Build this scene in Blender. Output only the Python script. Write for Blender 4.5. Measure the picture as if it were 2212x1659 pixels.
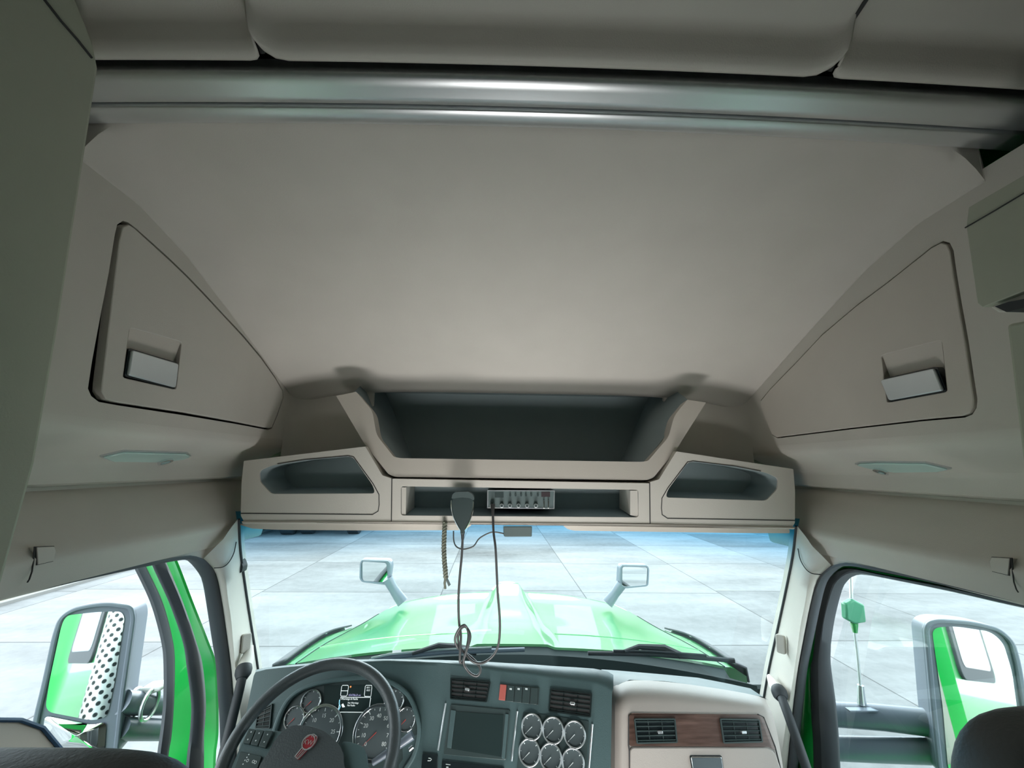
import bpy, bmesh, math, random
from mathutils import Vector, Matrix
from mathutils.geometry import tessellate_polygon
random.seed(7)
D = bpy.data; S = bpy.context.scene; COL = S.collection
for o in list(D.objects): D.objects.remove(o)

# ------------------------------------------------------------------ camera
F = 880.0; ZC = 3.05
TH, PS, RO = math.radians(11.31), math.radians(.948), math.radians(.8546)
CAM = Vector((-.0625, 0, ZC))
_f = Vector((math.sin(PS)*math.cos(TH), math.cos(PS)*math.cos(TH), math.sin(TH)))
_r0 = Vector((math.cos(PS), -math.sin(PS), 0)); _u0 = _r0.cross(_f)
_r = math.cos(RO)*_r0 + math.sin(RO)*_u0; _u = -math.sin(RO)*_r0 + math.cos(RO)*_u0
cd = D.cameras.new('camera'); co = D.objects.new('camera', cd); COL.objects.link(co)
cd.sensor_width = 36; cd.sensor_fit = 'HORIZONTAL'; cd.lens = F/2212*36; cd.clip_start = .02; cd.clip_end = 500
m = Matrix((( _r.x, _u.x, -_f.x, CAM.x), (_r.y, _u.y, -_f.y, CAM.y), (_r.z, _u.z, -_f.z, CAM.z), (0,0,0,1)))
co.matrix_world = m; S.camera = co

# ------------------------------------------------------------------ sky, exposure
S.view_settings.view_transform = 'Standard'; S.view_settings.look = 'None'
S.view_settings.gamma = 1; S.view_settings.use_curve_mapping = False
S.view_settings.exposure = EXPO = 1.2
wd = D.worlds.new('overcast_sky'); S.world = wd; wd.use_nodes = True
nt = wd.node_tree; nt.nodes.clear()
def N(t, typ, **kw):
    n = t.nodes.new(typ)
    for k, v in kw.items():
        if k in n.inputs: n.inputs[k].default_value = v
        else: setattr(n, k, v)
    return n
wo = N(nt, 'ShaderNodeOutputWorld'); bg = N(nt, 'ShaderNodeBackground', Strength=1.2)
tc = N(nt, 'ShaderNodeTexCoord'); sp = N(nt, 'ShaderNodeSeparateXYZ')
mp = N(nt, 'ShaderNodeMapping'); mp.inputs['Scale'].default_value = (1, 1, 2.2)
ns = N(nt, 'ShaderNodeTexNoise', Scale=2.2, Detail=6.0, Roughness=.55)
cr = N(nt, 'ShaderNodeValToRGB'); e = cr.color_ramp.elements
e[0].position = .38; e[0].color = (.62, .86, 1.0, 1); e[1].position = .62; e[1].color = (1.5, 1.55, 1.55, 1)
hr = N(nt, 'ShaderNodeValToRGB'); e = hr.color_ramp.elements
e[0].position = 0; e[0].color = (1.9, 1.9, 1.9, 1); e[1].position = .6; e[1].color = (1, 1, 1, 1)
mx = N(nt, 'ShaderNodeMix', data_type='RGBA', blend_type='MULTIPLY'); mx.inputs[0].default_value = 1
L = nt.links
L.new(tc.outputs['Generated'], sp.inputs[0]); L.new(tc.outputs['Generated'], mp.inputs[0]); L.new(mp.outputs[0], ns.inputs['Vector'])
L.new(ns.outputs['Fac'], cr.inputs[0]); L.new(sp.outputs['Z'], hr.inputs[0])
L.new(cr.outputs[0], mx.inputs[6]); L.new(hr.outputs[0], mx.inputs[7]); fy = N(nt, 'ShaderNodeMapRange'); fy.inputs['From Min'].default_value = .1; fy.inputs['From Max'].default_value = 1; fy.inputs['To Min'].default_value = 1.15; fy.inputs['To Max'].default_value = 2.6
L.new(sp.outputs['Y'], fy.inputs['Value']); L.new(fy.outputs[0], bg.inputs['Strength']); L.new(mx.outputs[2], bg.inputs[0]); L.new(bg.outputs[0], wo.inputs[0])
sd = D.lights.new('sun', 'SUN'); so = D.objects.new('sun', sd); COL.objects.link(so)
sd.energy = .3; sd.angle = .35; sd.color = (1, .96, .9); so.rotation_euler = (math.radians(28), math.radians(-18), 0); so.location = (0, 0, 12)

# ------------------------------------------------------------------ picture to place
def ray(px, py): return _f + _r*((px-1106)/F) - _u*((py-829.5)/F)
def on(px, py, ax, v):
    d = ray(px, py); t = (v-CAM[ax])/d[ax]; return CAM + d*t
def onX(px, py, x): return on(px, py, 0, x)
def onY(px, py, y): return on(px, py, 1, y)
def onZ(px, py, z): return on(px, py, 2, z+ZC)
class PL:
    """a plane in the cab: origin, right, up, normal (towards the viewer)"""
    def __init__(s, o, n, up=None):
        s.n = Vector(n).normalized(); s.o = Vector(o)
        u = Vector(up) if up else Vector((0, 0, 1))
        s.e1 = u.cross(s.n).normalized(); s.e2 = s.n.cross(s.e1).normalized()
    def hit(s, px, py):
        d = ray(px, py); t = (s.o-CAM).dot(s.n)/d.dot(s.n); return CAM + d*t
    def uv(s, px, py):
        p = s.hit(px, py)-s.o; return (p.dot(s.e1), p.dot(s.e2))
    def uvs(s, pts): return [s.uv(*p) for p in pts]
    def W(s, u, v, h=0): return s.o + s.e1*u + s.e2*v + s.n*h
def tilt(px, py, y, a=0, b=0):
    a, b = math.radians(a), math.radians(b)
    return PL(onY(px, py, y), (-math.sin(a)*math.cos(b), -math.cos(a)*math.cos(b), math.sin(b)))
def mir(p): return Vector((-p[0], p[1], p[2]))

# ------------------------------------------------------------------ materials
def mat(name, col, rough=.6, metal=0, bump=0, bscale=300, spec=.5, coat=0, var=0, vscale=8, emit=None, coatr=.03):
    m = D.materials.new(name); m.use_nodes = True; t = m.node_tree; b = t.nodes['Principled BSDF']
    b.inputs['Roughness'].default_value = rough; b.inputs['Metallic'].default_value = metal
    b.inputs['Specular IOR Level'].default_value = spec
    b.inputs['Coat Weight'].default_value = coat; b.inputs['Coat Roughness'].default_value = coatr
    tcn = N(t, 'ShaderNodeTexCoord')
    nz = N(t, 'ShaderNodeTexNoise', Scale=float(vscale), Detail=4.0); t.links.new(tcn.outputs['Object'], nz.inputs['Vector'])
    r = N(t, 'ShaderNodeValToRGB'); k = max(var, .02)
    r.color_ramp.elements[0].position = .3; r.color_ramp.elements[1].position = .7
    r.color_ramp.elements[0].color = (*[c*(1-k) for c in col], 1); r.color_ramp.elements[1].color = (*[min(1, c*(1+k)) for c in col], 1)
    t.links.new(nz.outputs['Fac'], r.inputs[0]); t.links.new(r.outputs[0], b.inputs['Base Color'])
    if bump:
        n2 = N(t, 'ShaderNodeTexNoise', Scale=float(bscale), Detail=2.0); t.links.new(tcn.outputs['Object'], n2.inputs['Vector'])
        bp = N(t, 'ShaderNodeBump', Strength=bump, Distance=.002); t.links.new(n2.outputs['Fac'], bp.inputs['Height']); t.links.new(bp.outputs[0], b.inputs['Normal'])
    if emit:
        b.inputs['Emission Color'].default_value = (*emit[0], 1); b.inputs['Emission Strength'].default_value = emit[1]
    return m
M = {}
M['head'] = mat('headliner_cloth', (.63, .59, .54), .9, bump=.25, bscale=500, spec=.2)
M['beige'] = mat('beige_plastic', (.62, .585, .53), .55, bump=.2, bscale=420, spec=.35)
M['beige2'] = mat('warm_beige_plastic', (.62, .57, .51), .5, bump=.15, bscale=420, spec=.4)
M['olive'] = mat('olive_beige_vinyl', (.46, .47, .38), .65, bump=.25, bscale=350, spec=.3)
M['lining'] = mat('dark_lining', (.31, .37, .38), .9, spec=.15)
M['seam'] = mat('dark_seam', (.045, .045, .045), .8)
M['bar'] = mat('satin_silver_beam', (.78, .80, .81), .33, metal=.85, spec=.7)
M['rubber'] = mat('black_rubber', (.045, .05, .055), .6, spec=.35)
M['rubber2'] = mat('grey_rubber', (.11, .12, .135), .55, spec=.4)
M['dash'] = mat('dark_dash_plastic', (.060, .104, .108), .48, bump=.2, bscale=500, spec=.45)
M['dash2'] = mat('black_panel_plastic', (.035, .055, .055), .4, spec=.4)
M['black'] = mat('gloss_black', (.012, .018, .02), .18, spec=.5)
M['screen'] = mat('dark_screen', (.02, .035, .035), .25, spec=.4)
M['leather'] = mat('charcoal_leather', (.05, .062, .066), .42, bump=.35, bscale=260, spec=.45)
M['seat'] = mat('seat_leather', (.055, .062, .062), .5, bump=.4, bscale=180, spec=.4)
M['chrome'] = mat('chrome', (.8, .82, .84), .12, metal=1)
M['chromesat'] = mat('satin_chrome', (.72, .76, .78), .3, metal=.9)
M['silver'] = mat('brushed_silver', (.75, .80, .82), .35, metal=.5)
M['wood'] = None
M['green'] = mat('green_body_paint', (.003, .34, .05), .3, metal=.0, spec=.6, coat=1.0)
M['green'].node_tree.nodes['Principled BSDF'].inputs['Coat IOR'].default_value = 2.4
M['gframe'] = mat('green_frame_paint', (.004, .42, .06), .35, spec=.5, coat=.3)
M['dbeige'] = mat('taupe_dash_plastic', (.40, .365, .335), .5, bump=.15, bscale=420, spec=.4)
M['red'] = mat('red_enamel', (.30, .02, .03), .35)
M['redbtn'] = mat('red_switch', (.42, .10, .08), .5)
M['white'] = mat('white_plastic', (.75, .78, .76), .5)
M['ink'] = mat('white_marking', (.6, .66, .66), .5)
M['cordm'] = mat('black_cord', (.05, .05, .05), .4, spec=.5)
M['strap'] = mat('olive_paracord', (.16, .17, .13), .85, var=.3, vscale=120)
M['greybox'] = mat('grey_plastic_box', (.07, .10, .10), .5)
M['mirror'] = mat('mirror_glass', (.86, .9, .9), .02, metal=1)
M['cowl'] = mat('black_cowl', (.012, .02, .02), .85, spec=.1)
M['mhouse'] = mat('grey_mirror_housing', (.13, .16, .20), .35, spec=.6)
M['steel'] = mat('perforated_chrome', (.62, .66, .64), .25, metal=.9)
M['hole'] = mat('dark_hole', (.01, .012, .012), .9)
M['ledw'] = mat('display_white', (.7, .75, .75), .5, emit=((.75, .85, .85), .35))
M['ledb'] = mat('display_blue', (.2, .5, .6), .5, emit=((.25, .6, .75), .3))
M['ledo'] = mat('display_orange', (.8, .3, .1), .5, emit=((.9, .35, .1), .3))
M['ledv'] = mat('display_violet', (.3, .3, .5), .5, emit=((.35, .35, .6), .3))
M['dblue'] = mat('dark_blue_paint', (.03, .07, .13), .4)
M['tyre'] = mat('tyre', (.02, .02, .022), .8)
M['wall'] = mat('added_building_cladding', (.20, .21, .19), .7, var=.1)
M['gface'] = mat('gauge_face', (.06, .08, .085), .45)
M['seatedge'] = mat('beige_door_trim', (.50, .42, .34), .6)
M['needle'] = mat('red_needle', (.5, .05, .04), .5)
M['lawnm'] = mat('dry_grass', (.115, .11, .06), .95, var=.3, vscale=1.5)

def woodmat():
    m = D.materials.new('walnut_veneer'); m.use_nodes = True; t = m.node_tree; b = t.nodes['Principled BSDF']
    b.inputs['Roughness'].default_value = .3; b.inputs['Coat Weight'].default_value = .4
    tcn = N(t, 'ShaderNodeTexCoord'); mp = N(t, 'ShaderNodeMapping'); mp.inputs['Scale'].default_value = (3, 12, 30)
    nz = N(t, 'ShaderNodeTexNoise', Scale=4.0, Detail=6.0); r = N(t, 'ShaderNodeValToRGB')
    r.color_ramp.elements[0].position = .3; r.color_ramp.elements[1].position = .72
    r.color_ramp.elements[0].color = (.05, .026, .019, 1); r.color_ramp.elements[1].color = (.13, .078, .062, 1)
    t.links.new(tcn.outputs['Object'], mp.inputs[0]); t.links.new(mp.outputs[0], nz.inputs['Vector'])
    t.links.new(nz.outputs['Fac'], r.inputs[0]); t.links.new(r.outputs[0], b.inputs['Base Color']); return m
M['wood'] = woodmat()
def glassmat(name, tintband=None, tint=(.93, .98, .97), refl=.14):
    m = D.materials.new(name); m.use_nodes = True; t = m.node_tree; t.nodes.clear()
    o = N(t, 'ShaderNodeOutputMaterial'); tr = N(t, 'ShaderNodeBsdfTransparent'); gl = N(t, 'ShaderNodeBsdfGlossy', Roughness=.01)
    mxs = N(t, 'ShaderNodeMixShader'); lw = N(t, 'ShaderNodeFresnel', IOR=1.45); mu = N(t, 'ShaderNodeMath', operation='MULTIPLY'); mu.inputs[1].default_value = refl
    t.links.new(lw.outputs[0], mu.inputs[0]); t.links.new(mu.outputs[0], mxs.inputs[0])
    t.links.new(tr.outputs[0], mxs.inputs[1]); t.links.new(gl.outputs[0], mxs.inputs[2]); t.links.new(mxs.outputs[0], o.inputs[0])
    tr.inputs[0].default_value = (*tint, 1)
    if tintband:
        tcn = N(t, 'ShaderNodeTexCoord'); s3 = N(t, 'ShaderNodeSeparateXYZ'); r = N(t, 'ShaderNodeValToRGB')
        t.links.new(tcn.outputs['UV'], s3.inputs[0]); t.links.new(s3.outputs['Y'], r.inputs[0]); t.links.new(r.outputs[0], tr.inputs[0])
        el = r.color_ramp.elements; el[0].position = tintband[0]; el[0].color = (*tint, 1); el[1].position = tintband[1]; el[1].color = (.10, .46, .74, 1)
    return m

# ------------------------------------------------------------------ mesh tools
class MB:
    def __init__(s): s.v = []; s.f = []; s.uv = {}
    def add(s, vs, fs):
        n = len(s.v); s.v += [Vector(v) for v in vs]; s.f += [tuple(i+n for i in f) for f in fs]; return s
    def grid(s, rows, close=False):
        n = len(s.v); w = len(rows[0])
        for r in rows: s.v += [Vector(p) for p in r]
        for j in range(len(rows)-1):
            for i in range(w if close else w-1):
                a = n+j*w+i; b = n+j*w+(i+1) % w; s.f.append((a, b, b+w, a+w))
        return s
    def cap(s, ring):
        n = len(s.v); s.v += [Vector(p) for p in ring]; s.f.append(tuple(range(n, n+len(ring)))); return s
    def box(s, c, sz, rot=None):
        x, y, z = [k/2 for k in sz]; vs = [Vector((i*x, j*y, k*z)) for i in (-1, 1) for j in (-1, 1) for k in (-1, 1)]
        if rot is not None: vs = [rot @ v for v in vs]
        return s.add([v+Vector(c) for v in vs], [(0,1,3,2), (4,6,7,5), (0,4,5,1), (2,3,7,6), (0,2,6,4), (1,5,7,3)])
    def tube(s, pts, r, n=10, closed=False, smooth=0, caps=True):
        pts = [Vector(p) for p in pts]
        if smooth: pts = spline(pts, smooth, closed)
        k = len(pts); rs = r if isinstance(r, (list, tuple)) else [r]*k
        if len(rs) != k: rs = [rs[min(int(i*(len(rs)-1)/(k-1)), len(rs)-2)]*(1-((i*(len(rs)-1)/(k-1)) - min(int(i*(len(rs)-1)/(k-1)), len(rs)-2))) + rs[min(int(i*(len(rs)-1)/(k-1)), len(rs)-2)+1]*((i*(len(rs)-1)/(k-1)) - min(int(i*(len(rs)-1)/(k-1)), len(rs)-2)) for i in range(k)]
        rows = []; up = None
        for i, p in enumerate(pts):
            if closed: d = pts[(i+1) % k]-pts[i-1]
            else: d = pts[min(i+1, k-1)]-pts[max(i-1, 0)]
            d.normalize()
            if up is None: up = d.orthogonal().normalized()
            else: up = (up-d*up.dot(d)).normalized()
            b = d.cross(up); rows.append([p+(up*math.cos(2*math.pi*j/n)+b*math.sin(2*math.pi*j/n))*rs[i] for j in range(n)])
        if closed: rows.append(rows[0])
        s.grid(rows, True)
        if caps and not closed: s.cap(rows[0][::-1]); s.cap(rows[-1])
        return s
    def prism(s, pl, poly, h0, h1, holes=()):
        """poly in plane coordinates, from height h0 to h1 (h1 nearer the viewer)"""
        loops = [list(poly)]+[list(h) for h in holes]
        flat = [p for l in loops for p in l]; n = len(s.v); k = len(flat)
        s.v += [pl.W(u, v, h1) for u, v in flat]+[pl.W(u, v, h0) for u, v in flat]
        if holes: tris = tessellate_polygon([[Vector((u, v, 0)) for u, v in l] for l in loops])
        else: tris = [tuple(range(k))] if convex(poly) else tessellate_polygon([[Vector((u, v, 0)) for u, v in poly]])
        for t in tris:
            s.f.append(tuple(n+i for i in t)); s.f.append(tuple(n+k+i for i in reversed(t)))
        st = 0
        for l in loops:
            for i in range(len(l)):
                a = n+st+i; b = n+st+(i+1) % len(l); s.f.append((a, b, b+k, a+k))
            st += len(l)
        return s
    def ring(s, pl, outer, inner, h0, h1):
        n = len(s.v); k = len(outer)
        for (l, h) in ((outer, h0), (outer, h1), (inner, h1), (inner, h0)): s.v += [pl.W(u, v, h) for u, v in l]
        for j in range(4):
            for i in range(k):
                a = n+j*k+i; b = n+j*k+(i+1) % k; c = (j+1) % 4; s.f.append((a, b, n+c*k+(i+1) % k, n+c*k+i))
        return s
    def well(s, pl, poly, h0, h1, shrink=0):
        """open recess: walls from h1 down to h0 and a floor"""
        cu = sum(p[0] for p in poly)/len(poly); cv = sum(p[1] for p in poly)/len(poly); n = len(s.v); k = len(poly)
        s.v += [pl.W(u, v, h1) for u, v in poly]+[pl.W(cu+(u-cu)*(1-shrink), cv+(v-cv)*(1-shrink), h0) for u, v in poly]
        for i in range(k): s.f.append((n+i, n+(i+1) % k, n+k+(i+1) % k, n+k+i))
        for t in tessellate_polygon([[Vector((u, v, 0)) for u, v in poly]]): s.f.append(tuple(n+k+i for i in t))
        return s
    def build(s, name, mt, parent=None, smooth=True, bevel=0, solid=0, seg=2, merge=True, angle=40, uvgrid=None, kind=None, mirror=False, sub=0):
        me = D.meshes.new(name); me.from_pydata([tuple(v) for v in s.v], [], s.f); me.update()
        bm = bmesh.new(); bm.from_mesh(me)
        if merge: bmesh.ops.remove_doubles(bm, verts=bm.verts, dist=1e-5)
        if not solid or True: bmesh.ops.recalc_face_normals(bm, faces=bm.faces)
        bm.to_mesh(me); bm.free()
        for mm in (mt if isinstance(mt, (list, tuple)) else [mt]): me.materials.append(mm)
        if smooth:
            me.polygons.foreach_set('use_smooth', [True]*len(me.polygons)); me.set_sharp_from_angle(angle=math.radians(angle))
        o = D.objects.new(name, me); COL.objects.link(o)
        if parent: o.parent = parent; o.matrix_parent_inverse = parent.matrix_world.inverted() if False else Matrix.Translation(-parent.location)
        if sub: d = o.modifiers.new('sub', 'SUBSURF'); d.levels = sub; d.render_levels = sub
        if solid: d = o.modifiers.new('solid', 'SOLIDIFY'); d.thickness = abs(solid); d.offset = 1 if solid > 0 else -1
        if bevel:
            d = o.modifiers.new('bevel', 'BEVEL'); d.width = bevel; d.segments = seg; d.limit_method = 'ANGLE'; d.angle_limit = math.radians(35); d.harden_normals = False
        if kind: o['kind'] = kind
        return o
def convex(poly):
    sg = 0; n = len(poly)
    for i in range(n):
        (a, b), (c, d), (e, f) = poly[i], poly[(i+1) % n], poly[(i+2) % n]
        z = (c-a)*(f-d)-(d-b)*(e-c)
        if abs(z) < 1e-12: continue
        if sg == 0: sg = 1 if z > 0 else -1
        elif (z > 0) != (sg > 0): return False
    return True
def spline(pts, k=6, closed=False):
    n = len(pts); out = []
    T = type(pts[0]) if isinstance(pts[0], Vector) else None
    P = [Vector(p) for p in pts]
    rng = n if closed else n-1
    for i in range(rng):
        p1, p2 = P[i], P[(i+1) % n]
        p0 = P[i-1] if (closed or i > 0) else p1*2-p2
        p3 = P[(i+2) % n] if (closed or i+2 < n) else p2*2-p1
        for j in range(k):
            t = j/k; out.append(.5*((2*p1)+(p2-p0)*t+(2*p0-5*p1+4*p2-p3)*t*t+(3*p1-p0-3*p2+p3)*t**3))
    if not closed: out.append(P[-1])
    return out
def resamp(pts, n, closed=False):
    P = [Vector(p) for p in pts]
    if closed: P.append(P[0])
    d = [0]
    for a, b in zip(P, P[1:]): d.append(d[-1]+(b-a).length)
    out = []; j = 0; m_ = n if closed else n-1
    for i in range(n):
        t = d[-1]*i/m_
        while j < len(d)-2 and d[j+1] < t: j += 1
        k = (t-d[j])/max(d[j+1]-d[j], 1e-9); out.append(P[j].lerp(P[j+1], min(1, k)))
    return out
def rnd(poly, r, seg=4):
    """round the corners of a 2-D polygon; r a number or one per corner"""
    n = len(poly); out = []
    for i in range(n):
        rr = r[i] if isinstance(r, (list, tuple)) else r
        p = Vector(poly[i]); a = Vector(poly[i-1])-p; b = Vector(poly[(i+1) % n])-p
        q = min(rr, a.length*.48, b.length*.48)
        if q < 1e-6: out.append(tuple(p)); continue
        s_ = p+a.normalized()*q; e_ = p+b.normalized()*q
        for j in range(seg+1):
            t = j/seg; out.append(tuple((1-t)**2*s_+2*t*(1-t)*p+t*t*e_))
    return out
def offs(poly, k):
    """shrink towards the centre by distance k (inwards)"""
    n = len(poly); ar = sum(poly[i][0]*poly[(i+1) % n][1]-poly[(i+1) % n][0]*poly[i][1] for i in range(n)); sg = 1 if ar > 0 else -1
    out = []
    for i in range(n):
        a = Vector(poly[i-1]); p = Vector(poly[i]); b = Vector(poly[(i+1) % n])
        d1 = (p-a).normalized() if (p-a).length > 1e-9 else Vector((1, 0)); d2 = (b-p).normalized() if (b-p).length > 1e-9 else d1
        n1 = Vector((-d1.y, d1.x)); n2 = Vector((-d2.y, d2.x)); mm = (n1+n2)
        mm = mm.normalized() if mm.length > 1e-6 else n1
        out.append(tuple(p+mm*(k*sg/max(.5, mm.dot(n1)))))
    return out
def circ(c, rx, ry=None, n=32, rot=0):
    ry = ry or rx
    return [(c[0]+rx*math.cos(a)*math.cos(rot)-ry*math.sin(a)*math.sin(rot), c[1]+rx*math.cos(a)*math.sin(rot)+ry*math.sin(a)*math.cos(rot)) for a in [2*math.pi*i/n for i in range(n)]]
def empty(name, loc, label, cat, group=None, kind=None):
    o = D.objects.new(name, None); COL.objects.link(o); o.location = loc; o.empty_display_size = .05
    if kind: o['kind'] = kind
    if label: o['label'] = label
    if cat: o['category'] = cat
    if group: o['group'] = group
    return o
def tag(o, label=None, cat=None, group=None, kind=None):
    for k, v in (('label', label), ('category', cat), ('group', group), ('kind', kind)):
        if v: o[k] = v
    return o
def crop(ox, oy, s): return lambda x, y: (ox+x/s, oy+y/s)
def seamline(pts, r, name='seam', parent=None, mt=None, n=6, closed=False):
    return MB().tube(pts, r, n, closed=closed).build(name, mt or M['seam'], parent)
# ------------------------------------------------------------------ the cab shell
def lerp_tab(tab, y):
    if y <= tab[0][0]: return tab[0][1]
    for (a, za), (b, zb) in zip(tab, tab[1:]):
        if y <= b: t = (y-a)/(b-a); return za+(zb-za)*t
    return tab[-1][1]
ZE = [(.4, .605), (.759, .607), (.892, .600), (1.047, .556), (1.262, .463), (1.499, .353), (1.732, .248), (2.2, .05)]
ZM = [(.4, .735), (.745, .714), (1.0, .655), (1.25, .555), (1.5, .425), (1.75, .305), (2.0, .195), (2.2, .11)]
def ceil_z(x, y):
    u = min(1, abs(x)/.95); a, b = lerp_tab(ZE, y), lerp_tab(ZM, y)
    return a+(b-a)*(1-u**(5+16*min(1, max(0, (1.35-y)/.5))))
ux = [math.sin(math.pi/2*k/18) for k in range(-18, 19)]
mb = MB(); rows = []
for j in range(40):
    y = .745+(1.745-.745)*j/39
    rows.append([(u*.95, y, ZC+ceil_z(u*.95, y)) for u in ux])
mb.grid([[Vector((p[0], .744, max(p[2], ZC+.74))) for p in rows[0]], [Vector(p) for p in rows[0]]])
mb.grid(rows); mb.build('ceiling', M['head'], kind='structure', solid=.01, angle=80)

# side walls: cheek with an opening for the cupboard
def side(sx): return PL((sx*.95, 0, ZC), (-sx, 0, 0))
def toUV(pl, p): d = Vector(p)-pl.o; return (d.dot(pl.e1), d.dot(pl.e2))
PLX = {-1: side(-1), 1: side(1)}
cl = crop(0, 400, 2.7657); crr = crop(1560, 400, 2.7653)
HOLE = {-1: [cl(*p) for p in [(735,212),(765,222),(820,265),(900,335),(1000,425),(1120,540),(1240,665),(1350,785),(1450,890),(1560,1020),(1650,1150),(1690,1225),(1693,1270),(1660,1370),(1625,1455),(1600,1462),(1400,1425),(1100,1375),(700,1315),(590,1295),(545,1260),(525,1215),(550,1050),(600,780),(650,520),(685,300),(700,235)]],
        1: [crr(*p) for p in [(1320,333),(1360,345),(1382,390),(1400,520),(1430,700),(1470,920),(1500,1120),(1525,1280),(1520,1330),(1495,1370),(1450,1388),(1200,1410),(800,1455),(330,1512),(300,1495),(265,1415),(230,1320),(232,1285),(290,1215),(450,1050),(600,890),(800,720),(1000,570),(1150,450),(1250,370)]]}
DOOR = {-1: [cl(*p) for p in [(760,235),(800,262),(890,345),(990,435),(1110,550),(1230,675),(1340,793),(1440,900),(1550,1030),(1640,1155),(1682,1230),(1684,1270),(1650,1370),(1618,1446),(1600,1452),(1400,1412),(1100,1358),(700,1298),(625,1280),(598,1235),(600,1190),(640,850),(680,520),(705,330),(725,250)]]}
POCK = {-1: [cl(*p) for p in [(765,850),(1078,935),(1045,1222),(724,1150)]], 1: [crr(*p) for p in [(958,1015),(1320,925),(1355,1235),(992,1300)]]}
PADL = {-1: [cl(*p) for p in [(768,985),(1047,1068),(1030,1210),(745,1135)]], 1: [crr(*p) for p in [(965,1165),(1285,1095),(1338,1228),(1015,1287)]]}
for sx, nm in ((-1, 'left'), (1, 'right')):
    pl = PLX[sx]; hole = pl.uvs(HOLE[sx])
    w = lambda y, z: toUV(pl, (sx*.95, y, ZC+z))
    outer = [w(.35, .087), w(1.86, .087)]+[w(y, lerp_tab(ZE, y)+.03) for y in (1.86, 1.732, 1.5, 1.26, 1.05, .9, .76, .35)]
    mb = MB().prism(pl, outer, -.02, 0, [hole])
    # header below the cheek: lit soffit, groove, rounded rail down to the window
    prof = [(.95, .087), (.952, .070), (.958, .058), (.972, .048), (1.06, .004), (1.074, -.005), (1.08, -.018), (1.083, -.056), (1.108, -.064), (1.110, -.072), (1.090, -.084),
            (1.072, -.098), (1.035, -.150), (1.012, -.182), (1.002, -.196), (1.004, -.210), (1.014, -.232), (1.02, -.262), (1.03, -.268)]
    rws = []
    for k in range(15):
        y = -.35+k*(1.72+.35)/14
        dz = -.022*(y-.75) if y > .2 else .012
        rws.append([(sx*x, y, ZC+z+(dz if z < -.15 else 0)) for x, z in prof])
    mb.grid(rws)
    mb.build('wall_'+nm, M['beige'], kind='structure', angle=50)

# A pillars, traced on the left and mirrored
c1 = crop(0, 1100, 2.968)
P0 = [(440,1206),(465,1235),(478,1289),(490,1370),(499,1437),(504,1498),(508,1560),(512,1640),(516,1700)]
P1 = [(482,1165),(486,1225),(492,1290),(499,1336),(505,1403),(510,1457),(515,1500),(525,1600),(533,1700)]
P2 = [(513,1122),(516,1185),(523,1240),(534,1315),(547,1396),(554,1441),(560,1490),(572,1600),(582,1700)]
def p2y(y): return 1.5+(y-1130)/(1441-1130)*.32
r0 = spline([onX(*p, -1.02) for p in P0], 4); r1 = spline([onX(*p, -.985) for p in P1], 4); r2 = spline([onY(*p, p2y(p[1])) for p in P2], 4)
n_ = 30; R0, R1, R2 = resamp(r0, n_), resamp(r1, n_), resamp(r2, n_)
rim = [p+Vector((-.035, .03, 0)) for p in R0]
mid = [(a+b)/2+Vector((.006, -.012, 0)) for a, b in zip(R0, R1)]; mid2 = [(a+b)/2+Vector((.004, -.01, 0)) for a, b in zip(R1, R2)]
rwo = [p+Vector((-.01, .05, 0)) for p in R2]
top = resamp([onX(440,1206,-1.02), onX(470,1160,-1.0), onY(513,1122,1.5)], n_)
for sx, nm in ((-1, 'left'), (1, 'right')):
    f_ = (lambda r: r) if sx < 0 else (lambda r: [mir(p) for p in r])
    mb = MB().grid([f_(r) for r in (rim, R0, mid, R1, mid2, R2, rwo)])
    o = mb.build('trim_1' if sx < 0 else 'trim_2', M['beige'], kind='structure', angle=75)
    # corner gusset between header rail and pillar
    hd = [onX(380,1180,-1.01), onX(400,1150,-1.0), onX(430,1128,-1.0), onX(470,1118,-1.0), onY(512,1112,1.5)]
    g = 0 and MB().grid([f_(resamp(hd, 12)), f_(resamp([onX(392,1201,-1.02), onX(418,1203,-1.02), onX(440,1206,-1.02), onX(478,1165,-.99), onY(513,1124,1.5)], 12))])
    g and g.build('corner_cover', M['beige'], o, angle=75)
    pg = PL((sx*1.026, 0, ZC), (-sx, 0, 0)); pgl = PL((-1.026, 0, ZC), (1, 0, 0))
    q_ = [pgl.hit(*p) for p in [(300,1190),(391,1175),(450,1140),(505,1122),(512,1170),(484,1205),(468,1240),(450,1216),(421,1204.5),(391,1206),(300,1223)]]
    MB().prism(pg, [toUV(pg, f_([p])[0]) for p in q_], -.01, 0).build('corner_cover', M['beige'], o)
    s_ = [onX(488,1219,-.99), onX(478,1224,-.995), onX(461,1226,-1.0)] ; s_ = [onY(512,1170,1.52)+Vector((0,-.004,0)), onX(505,1195,-.984), onX(494,1215,-.981), onX(481,1225,-.983), onX(462,1227,-1.0)]
    seamline(f_(spline(s_, 4)), .0016, parent=o)
    # windscreen rubber along the pillar, turning along the base
    e_ = [p+Vector((.001, .006, 0)) for p in R2]
    seamline(f_(e_), .0045, 'glass_seal', o, M['rubber'], 8)

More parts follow.
